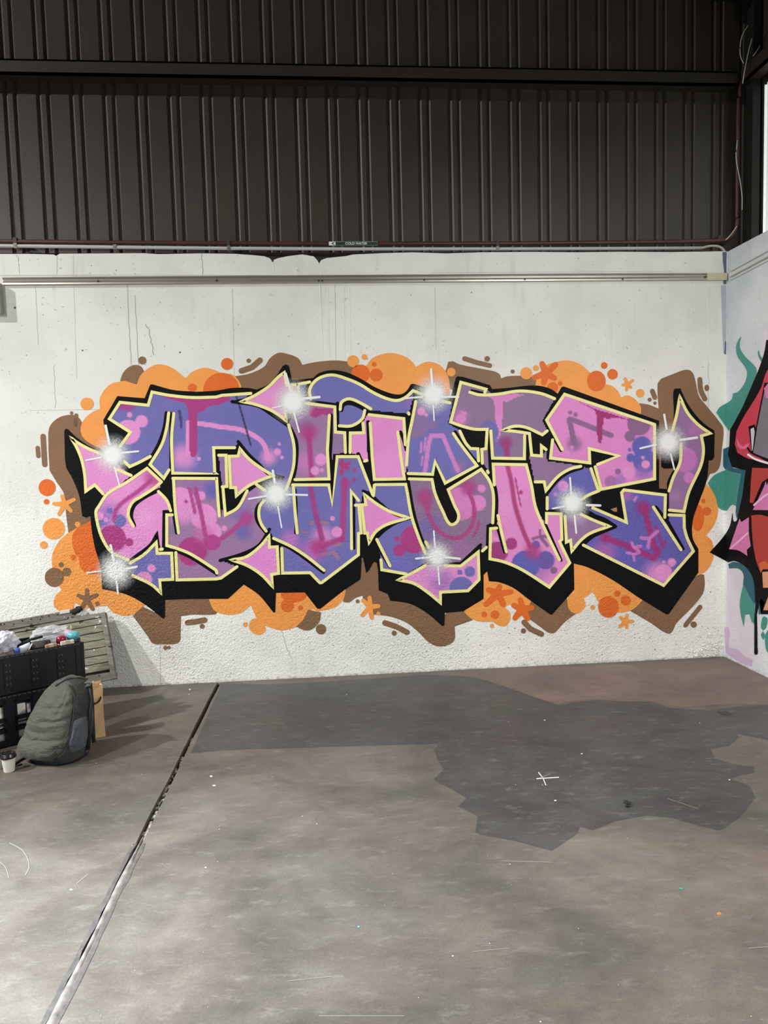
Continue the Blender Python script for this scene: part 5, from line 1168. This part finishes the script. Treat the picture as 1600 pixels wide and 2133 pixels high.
# things in the lower crate, seen through its openings
def boxed(name, x0, x1, y0, y1, z0, z1, M, mat, label, cat, group=None):
    t = empty(name, M(Vector(((x0+x1)/2, (y0+y1)/2, z0))), label, cat, group)
    MB().box(x0, x1, y0, y1, z0, z1, M).build('carton', mat, t, bevel=0.004)
    MB().box((x0+x1)/2-0.012, (x0+x1)/2+0.012, y0-0.0012, y1, z0+0.01, z1+0.0012, M).build('tape', simple('packing_tape', (196, 180, 150), rough=0.3), t)
CARTON = simple('white_carton', (238, 236, 232), rough=0.7, noise=0.05, scale=20)
boxed('carton', -0.57, -0.335, 0.018, 0.34, 0.013, 0.235, ML, CARTON, 'white carton seen through the lower crate, left one', 'box', 'cartons in the lower crate')
boxed('carton', -0.325, -0.03, 0.018, 0.34, 0.013, 0.225, ML, simple('pale_carton', (226, 220, 218), rough=0.7), 'pale carton seen through the lower crate, beside the backpack', 'box', 'cartons in the lower crate')

# crumpled sheets (bags) on top: a folded mesh with soft creases
def crumple(name, c, rx, ry, rz, mat, seed, label, cat, amp=0.28, n=(14, 22), flat=0.0, tilt=0.0, smooth=True, freq=(2, 5)):
    rn = random.Random(seed); P = [(Vector((rn.uniform(-1, 1), rn.uniform(-1, 1), rn.uniform(-1, 1))).normalized(), rn.uniform(*freq), rn.uniform(0, 6)) for _ in range(14)]
    vs = []
    for i in range(n[0]+1):
        a = math.pi*i/n[0]
        for j in range(n[1]):
            t = 2*math.pi*j/n[1]; d = Vector((math.sin(a)*math.cos(t), math.sin(a)*math.sin(t), -math.cos(a)))
            s = sum(abs(math.sin(d.dot(w)*f+ph)) for w, f, ph in P)/len(P)
            r = 1+amp*(s-0.64)*3
            v = Vector((d.x*rx*r, d.y*ry*r, max(d.z, -1+flat)*rz*r)); v.z += v.x*tilt
            vs.append(c+EX*v.x+EY*v.y+Vector((0, 0, v.z)))
    fs = [(i*n[1]+j, i*n[1]+(j+1) % n[1], (i+1)*n[1]+(j+1) % n[1], (i+1)*n[1]+j) for i in range(n[0]) for j in range(n[1])]
    o = obj(name, vs, fs, mat, smooth=smooth)
    o['label'] = label; o['category'] = cat
    return o
def film(name, rgb, alpha):
    m, n, l, b = new_mat(name); b.inputs['Base Color'].default_value = (*lin(rgb), 1); b.inputs['Roughness'].default_value = 0.18; b.inputs['Alpha'].default_value = alpha
    b.inputs['Specular IOR Level'].default_value = 0.9
    return m
FILM = film('clear_plastic_film', (236, 242, 246), 0.42); FILM2 = film('milky_plastic_film', (214, 214, 222), 0.85)
ZT = H1+H2
def on_top(px, py, y_in):
    """a point over the upper crate at in-crate depth y_in seen at the given pixel"""
    o = CR+EY*y_in; d = ray(px, py); n = np.array(EY); t = np.dot(np.array(o)-np.array([0, 0, EYE]), n)/np.dot(d, n)
    return Vector((d[0]*t, d[1]*t, EYE+d[2]*t))
crumple('plastic_bag', on_top(6, 1338, 0.17), 0.085, 0.075, 0.066, FILM2, 3, 'milky white plastic bag at the left end of the upper crate', 'bag', 0.34, n=(18, 30), smooth=False, freq=(3, 9))
crumple('clear_bag', on_top(104, 1322, 0.27), 0.105, 0.07, 0.058, FILM, 8, 'clear crinkled plastic bag at the back of the upper crate', 'bag', 0.5, n=(18, 30), smooth=False, freq=(3, 9))
crumple('dark_cloth', on_top(84, 1344, 0.10), 0.062, 0.05, 0.026, simple('charcoal_cloth', (52, 46, 46), rough=0.85, noise=0.2, scale=50), 5, 'charcoal cloth lying on the upper crate between bags and cans', 'cloth', 0.3, tilt=0.1)
crumple('grey_cloth', on_top(12, 1371, 0.075), 0.085, 0.045, 0.016, simple('grey_cloth', (84, 82, 84), rough=0.9, noise=0.2, scale=50), 6, 'grey cloth under the milky bag in the upper crate', 'cloth', 0.3)
# packet with blue end
pk = empty('snack_packet', on_top(44, 1352, 0.10), 'white packet with a blue end lying on the upper crate', 'packet')
pa, pb = on_top(34, 1358, 0.07), on_top(63, 1345, 0.09); Up = (pb-pa).normalized(); Wp = Up.cross(Vector((-0.5, 0.8, 0.3))).normalized(); Np = Up.cross(Wp).normalized()
LPk = (pb-pa).length
def sheetlet(x0, x1, h, th, k=6):
    vs = []
    for i in range(k+1):
        x = x0+(x1-x0)*i/k; b = math.sin(math.pi*i/k)*0.7+0.3
        for (w, q) in ((-h, 0), (-h*.5, th*b), (h*.5, th*b*1.1), (h, 0), (h*.4, -th*b), (-h*.4, -th*b)): vs.append(pa+Up*x+Wp*w+Np*q)
    m = 6; fs = [(i*m+j, i*m+(j+1) % m, (i+1)*m+(j+1) % m, (i+1)*m+j) for i in range(k) for j in range(m)]+[tuple(range(m)), tuple(range(k*m, k*m+m))]
    return vs, fs
obj('pouch', *sheetlet(0.02, LPk, 0.026, 0.014), simple('packet_white', (222, 232, 240), rough=0.25), pk, smooth=True)
obj('blue_end', *sheetlet(-0.012, 0.022, 0.024, 0.012), simple('packet_blue', (64, 100, 176), rough=0.25), pk, smooth=True, label='blue end')
o = MB().tube([on_top(36, 1346, 0.14), on_top(62, 1333, 0.16), on_top(88, 1326, 0.18)], 0.008, 10).build('brush_handle', simple('black_handle', (26, 26, 28), rough=0.35), smooth=True); o['label'] = 'long black handle lying slanted behind the packet'; o['category'] = 'handle'
o = MB().tube([on_top(60, 1354, 0.06), on_top(64, 1346, 0.06), on_top(67, 1340, 0.08)], 0.003, 8).build('paper_straw', simple('straw_white', (230, 230, 228), rough=0.5), smooth=True); o['label'] = 'thin white stick standing before the charcoal cloth'; o['category'] = 'stick'
# spray cans standing in the upper crate
def can(px, py, y_in, cap, body, label, r=0.033):
    topc = on_top(px, py, y_in); hh = topc.z-(H1+0.0125); t = empty('spray_can', topc-Vector((0, 0, hh)), label, 'spray can', 'spray cans in the upper crate')
    c = (topc.x, topc.y, topc.z-hh); q = hh-0.19
    MB().lathe([(r*0.94, 0), (r, 0.004), (r, 0.135+q), (r*0.96, 0.145+q)], c, 22).build('body', body, t, smooth=True)
    MB().lathe([(r*0.97, 0.138+q), (r*0.80, 0.150+q), (r*0.62, 0.158+q)], c, 22).build('shoulder', simple('can_metal', (150, 150, 148), rough=0.25, metal=0.9), t, smooth=True)
    MB().lathe([(r*0.93, 0.148+q), (r*0.95, 0.170+q), (r*0.88, 0.182+q), (r*0.5, 0.188+q), (0.004, 0.190+q)], c, 22).build('cap', cap, t, smooth=True)
can(152, 1315, 0.08, simple('teal_cap', (92, 176, 184), rough=0.25), simple('dark_green_can', (20, 42, 42), rough=0.3), 'spray can with a teal cap at the right end of the upper crate', 0.040)
can(127, 1324, 0.07, simple('crimson_cap', (128, 28, 52), rough=0.2), simple('maroon_can', (66, 16, 30), rough=0.3), 'spray can with a crimson cap between clear bag and teal can', 0.031)
can(143, 1313, 0.17, simple('pink_cap', (214, 150, 186), rough=0.3), simple('pink_can', (196, 120, 160), rough=0.3), 'spray can with a pink cap behind the teal one', 0.026)
boxed('small_carton', -0.205, -0.140, 0.016, 0.036, 0.0125, H2+0.016, lambda v: CR+Vector((0, 0, H1))+EX*v.x+EY*v.y+Vector((0, 0, v.z)), simple('brown_card', (172, 130, 96), rough=0.8), 'small brown cardboard box in front of the crimson can', 'box')
boxed('small_carton', -0.118, -0.04, 0.016, 0.034, 0.0125, H2+0.02, lambda v: CR+Vector((0, 0, H1))+EX*v.x+EY*v.y+Vector((0, 0, v.z)), simple('cream_card', (216, 208, 186), rough=0.7), 'small cream box in front of the teal capped can', 'box')
# what carries them: folded cardboard lining the crate
o = MB().box(-CL+0.02, -0.215, 0.02, CW-0.02, 0.0125, H2-0.055, lambda v: CR+Vector((0, 0, H1))+EX*v.x+EY*v.y+Vector((0, 0, v.z))).build('packed_cardboard', simple('dark_card', (78, 66, 54), rough=0.9, noise=0.3, scale=12)); o['label'] = 'brown cardboard filling the upper crate under the bags'; o['category'] = 'cardboard'

# ------------------------------------------------------------------ backpack
def cloth_mat(name, rgb, rough=0.75):
    if name in MATS: return MATS[name]
    m, n, l, b = new_mat(name); b.inputs['Roughness'].default_value = rough; b.inputs['Base Color'].default_value = (*lin(rgb), 1)
    b.inputs['Sheen Weight'].default_value = 0.15
    geo = n.new('ShaderNodeNewGeometry'); mp = n.new('ShaderNodeMapping'); mp.inputs['Scale'].default_value = (7, 7, 16); mp.inputs['Rotation'].default_value = (0.3, 0.5, 0.2)
    l.new(geo.outputs['Position'], mp.inputs[0])
    t = n.new('ShaderNodeTexNoise'); t.inputs['Scale'].default_value = 1.0; t.inputs['Detail'].default_value = 3; t.inputs['Distortion'].default_value = 1.0; l.new(mp.outputs[0], t.inputs['Vector'])
    t2 = n.new('ShaderNodeTexNoise'); t2.inputs['Scale'].default_value = 500; l.new(geo.outputs['Position'], t2.inputs['Vector'])
    ad = n.new('ShaderNodeMath'); ad.operation = 'MULTIPLY_ADD'; ad.inputs[1].default_value = 0.03; l.new(t2.outputs[0], ad.inputs[0]); l.new(t.outputs[0], ad.inputs[2])
    bp = n.new('ShaderNodeBump'); bp.inputs['Strength'].default_value = 0.55; bp.inputs['Distance'].default_value = 0.05; l.new(ad.outputs[0], bp.inputs['Height']); l.new(bp.outputs[0], b.inputs['Normal'])
    MATS[name] = m
    return m
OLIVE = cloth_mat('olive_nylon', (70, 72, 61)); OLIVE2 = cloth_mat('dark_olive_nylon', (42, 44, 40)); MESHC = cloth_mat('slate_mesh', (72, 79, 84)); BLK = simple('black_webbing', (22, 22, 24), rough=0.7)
BC = Vector((-1.54, 3.95, 0)); BA = math.radians(-22)     # face turned to the left of the viewer
BX = Vector((math.cos(BA), math.sin(BA), 0)); BY = Vector((-math.sin(BA), math.cos(BA), 0))
BH = 0.44
def bag_row(u):
    """u 0..1 up the bag: half width, half depth, forward shift, side shift"""
    hw = np.interp(u, [0, .04, .12, .3, .5, .7, .85, .94, 1], [.115, .150, .168, .172, .160, .140, .112, .080, .02])
    hd = np.interp(u, [0, .04, .12, .3, .5, .7, .85, .94, 1], [.085, .118, .138, .140, .128, .108, .085, .060, .02])
    fy = np.interp(u, [0, .2, .6, 1], [-.01, -.015, 0.015, 0.07])
    sx = np.interp(u, [0, .3, .7, 1], [-.015, -.01, 0.01, 0.02])
    return hw, hd, fy, sx
def bag_pt(u, a, grow=0.0):
    hw, hd, fy, sx = bag_row(u); ca, sa = math.cos(a), math.sin(a); e = 0.72
    x = math.copysign(abs(ca)**e, ca)*(hw+grow); y = math.copysign(abs(sa)**e, sa)*(hd+grow)
    k = 0.006*math.sin(9*u+3*a)+0.005*math.sin(17*u-2*a+1)+0.004*math.sin(5*a+11*u)
    k *= math.sin(math.pi*min(1, max(0, u)))
    x *= 1+k*3; y *= 1+k*3
    z = u*BH
    return BC+BX*(x+sx)+BY*(y+fy)+Vector((0, 0, z))
FOLDS = [(.95, .55, .70, .95, .010, .030), (.90, .30, .62, .55, .007, .025), (.72, .95, .66, .45, .012, .030), (.55, .95, .50, .55, .011, .028), (.60, .20, .75, .50, .006, .03), (.42, .10, .36, .60, .009, .028), (.30, .92, .24, .55, .010, .03), (.85, .8, .6, .7, .008, .03), (.97, .4, .8, .35, .008, .025)]
def crease(s, t):
    """soft folds in the cloth: dents along short lines"""
    d = 0
    for (s0, t0, s1, t1, dep, wd) in FOLDS:
        ds, dt = s1-s0, t1-t0; L = ds*ds+dt*dt; k = max(0, min(1, ((s-s0)*ds+(t-t0)*dt)/L))
        q = math.hypot(s-s0-k*ds, t-t0-k*dt)/wd
        d += 0.38*dep*(1.6*math.exp(-q*q)-0.7*math.exp(-(q-1.8)**2))
    return d
def bag_patch(u0, u1, a0, a1, bulge, nu=14, na=14, shape=1.0, creased=False):
    vs = []; fs = []
    for i in range(nu+1):
        for j in range(na+1):
            s, t = i/nu, j/na; b = (math.sin(math.pi*s)*math.sin(math.pi*t))**0.45
            hw = 1-shape*(1-math.sqrt(max(0, 1-(2*s-1)**2*0.8)))
            a = (a0+a1)/2+(t-0.5)*(a1-a0)*hw
            vs.append(bag_pt(u0+(u1-u0)*s, a, -0.006+bulge*b-(crease(s, t)*b if creased else 0)))
    for i in range(nu):
        for j in range(na):
            q = i*(na+1)+j; fs.append((q, q+1, q+na+2, q+na+1))
    return vs, fs
bag = empty('backpack', BC, 'olive green backpack standing on the floor in front of the navy crates', 'backpack')
nu, na = 34, 48; vs = [bag_pt(i/nu, 2*math.pi*j/na) for i in range(nu+1) for j in range(na)]
fs = [(i*na+j, i*na+(j+1) % na, (i+1)*na+(j+1) % na, (i+1)*na+j) for i in range(nu) for j in range(na)]+[tuple(range(na-1, -1, -1)), tuple(nu*na+j for j in range(na))]
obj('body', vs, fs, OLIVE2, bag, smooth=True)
obj('front_panel', *bag_patch(0.10, 0.985, math.radians(-168), math.radians(-32), 0.024, 64, 56, 0.25, True), OLIVE, bag, smooth=True, label='large olive front panel')
obj('front_pocket', *bag_patch(0.05, 0.36, math.radians(-165), math.radians(-58), 0.042, 14, 18, 0.5), OLIVE, bag, smooth=True, label='rounded lower front pocket')
obj('side_pocket', *bag_patch(0.14, 0.56, math.radians(-38), math.radians(14), 0.022, 12, 10, 0.8), MESHC, bag, smooth=True, label='slate grey stretch side pocket')
def on_bag(pts, r, name, mat, grow=0.022, label=None):
    return MB().tube([bag_pt(u, math.radians(a), grow) for u, a in pts], r, 7).build(name, mat, bag, smooth=True, label=label)
on_bag([(0.05, -160), (0.10, -130), (0.085, -95), (0.11, -70), (0.22, -48), (0.38, -36), (0.6, -32), (0.82, -36), (0.95, -60)], 0.0035, 'zip', BLK, 0.02)
on_bag([(0.13, -166), (0.10, -135), (0.115, -100), (0.18, -72), (0.30, -52), (0.46, -42)], 0.003, 'piping', OLIVE2, 0.030)
on_bag([(0.93, -100), (0.985, -90), (1.0, -60), (0.985, 10), (0.94, 30)], 0.006, 'grab_handle', OLIVE, 0.016)
on_bag([(0.9, 20), (0.72, 8), (0.5, 4), (0.3, 4), (0.12, 2)], 0.010, 'shoulder_strap', BLK, 0.016)
on_bag([(0.86, 60), (0.6, 66), (0.3, 62), (0.1, 50)], 0.012, 'shoulder_strap', BLK, 0.016)
on_bag([(0.03, a) for a in range(-200, 161, 15)], 0.012, 'base_binding', BLK, 0.0)
bk = MB(); q = bag_pt(0.9, math.radians(10), 0.022)
for k in range(3):
    c = q+BX*(0.012*k-0.01)+Vector((0, 0, 0.004*k)); bk.tube([c+BX*(0.010*math.cos(t))+Vector((0, 0, 0.012*math.sin(t)))-BY*0.012 for t in [i*math.pi/6 for i in range(13)]], 0.0028, 6)
bk.build('buckle', simple('buckle_grey', (120, 122, 118), rough=0.3, metal=0.5), bag, smooth=True)
st = [bag_pt(0.03, math.radians(-172), 0.01), on_floor(44, 1582, 0.006), on_floor(36, 1588, 0.005), on_floor(27, 1594, 0.005)]
MB().tube(st, 0.007, 8).build('loose_strap', BLK, bag, smooth=True, label='black strap trailing on the floor towards the cup')

# ------------------------------------------------------------------ paper bag, cups
KRAFT = simple('kraft_paper', (210, 172, 128), rough=0.75, noise=0.12, scale=9, bump=0.25)
pc = Vector((-1.470, 4.225, 0)); PA = math.radians(24); PX = Vector((math.cos(PA), math.sin(PA), 0)); PY = Vector((-math.sin(PA), math.cos(PA), 0))
pb_ = empty('paper_bag', pc, 'brown kraft paper bag standing behind the backpack', 'bag')
hw, hd, ph = 0.068, 0.045, 0.318
rows = [(0.0, 1.0, 1.0), (0.02, 1.0, 1.0), (0.12, 1.04, .92), (0.22, .98, .8), (0.295, .96, .92), (0.318, 1.0, .98)]
vs = []; rn = random.Random(9)
for z, sx, sy in rows:
    for x, y in ((-1, -1), (-.3, -1), (.3, -1), (1, -1), (1, -.1), (1, 1), (.3, 1), (-.3, 1), (-1, 1), (-1, -.1)):
        ind = 0.82 if abs(y) < .2 and z > .05 else 1
        vs.append(pc+PX*(x*hw*sx*ind+rn.uniform(-.004, .004))+PY*(y*hd*sy+rn.uniform(-.004, .004))+Vector((0, 0, z+(rn.uniform(-.006, .006) if z > .02 else 0))))
m = 10; fs = [(i*m+j, i*m+(j+1) % m, (i+1)*m+(j+1) % m, (i+1)*m+j) for i in range(len(rows)-1) for j in range(m)]+[tuple(range(m-1, -1, -1))]
o = obj('paper', vs, fs, KRAFT, pb_); sd = o.modifiers.new('thick', 'SOLIDIFY'); sd.thickness = 0.0015
hp = [pc+PX*(0.035*math.cos(t)+0.02)+PY*(-hd-0.006)+Vector((0, 0, ph-0.05+0.035*math.sin(t)-0.02)) for t in [math.pi*(1+i/8) for i in range(9)]]
MB().tube(hp, 0.0045, 7).build('handle', BLK, pb_, smooth=True, label='black cord handle')
def cup(px, py, h, r, label, lid_tilt=0.0, body=(226, 222, 210)):
    c = on_floor(px, py); t = empty('paper_cup', c, label, 'cup', 'paper cups beside the backpack')
    MB().lathe([(r*0.72, 0), (r*0.74, 0.003), (r*0.97, h-0.004), (r, h)], c, 28).build('cup_body', simple('cup_white', body, rough=0.55), t, smooth=True)
    MB().lathe([(r*1.07, h-0.006), (r*1.09, h), (r*1.05, h+0.006), (r*0.97, h+0.008), (r*0.95, h+0.017), (r*0.86, h+0.019), (r*0.8, h+0.014), (0.004, h+0.014)], c, 28).build('lid', simple('lid_black', (24, 23, 24), rough=0.3), t, smooth=True)
cup(19.5, 1606, 0.082, 0.036, 'white paper cup with a black lid left of the backpack')
cup(-3, 1600, 0.07, 0.032, 'second pale paper cup with a black lid at the left edge of the picture')

# ------------------------------------------------------------------ small litter on the floor
lf = MB(); q = Vector(on_floor(1309, 1677)); rn = random.Random(2)
for k in range(7):
    a = rn.uniform(0, 6.28); L = rn.uniform(.012, .03); p = q+Vector((rn.uniform(-.012, .012), rn.uniform(-.02, .02), .003)); d = Vector((math.cos(a), math.sin(a), rn.uniform(0, .5))); w = Vector((-d.y, d.x, rn.uniform(-.3, .3)))*0.3
    lf.add([p-d*L*.5, p+w*L, p+d*L, p-w*L+Vector((0, 0, .006))], [(0, 1, 2), (0, 2, 3)])
o = lf.build('dead_leaf', simple('leaf_black', (24, 22, 18), rough=0.8)); o['label'] = 'small black crumpled leaf on the dark stain at the right'; o['category'] = 'leaf'
q = on_floor(1510, 1486); o = MB().box(q[0]-0.028, q[0]+0.028, q[1]-0.03, q[1]+0.03, 0.0008, 0.003).build('floor_plate', simple('plate_dark', (58, 56, 54), rough=0.6)); o['label'] = 'small square dark plate on the floor near the right corner'; o['category'] = 'plate'
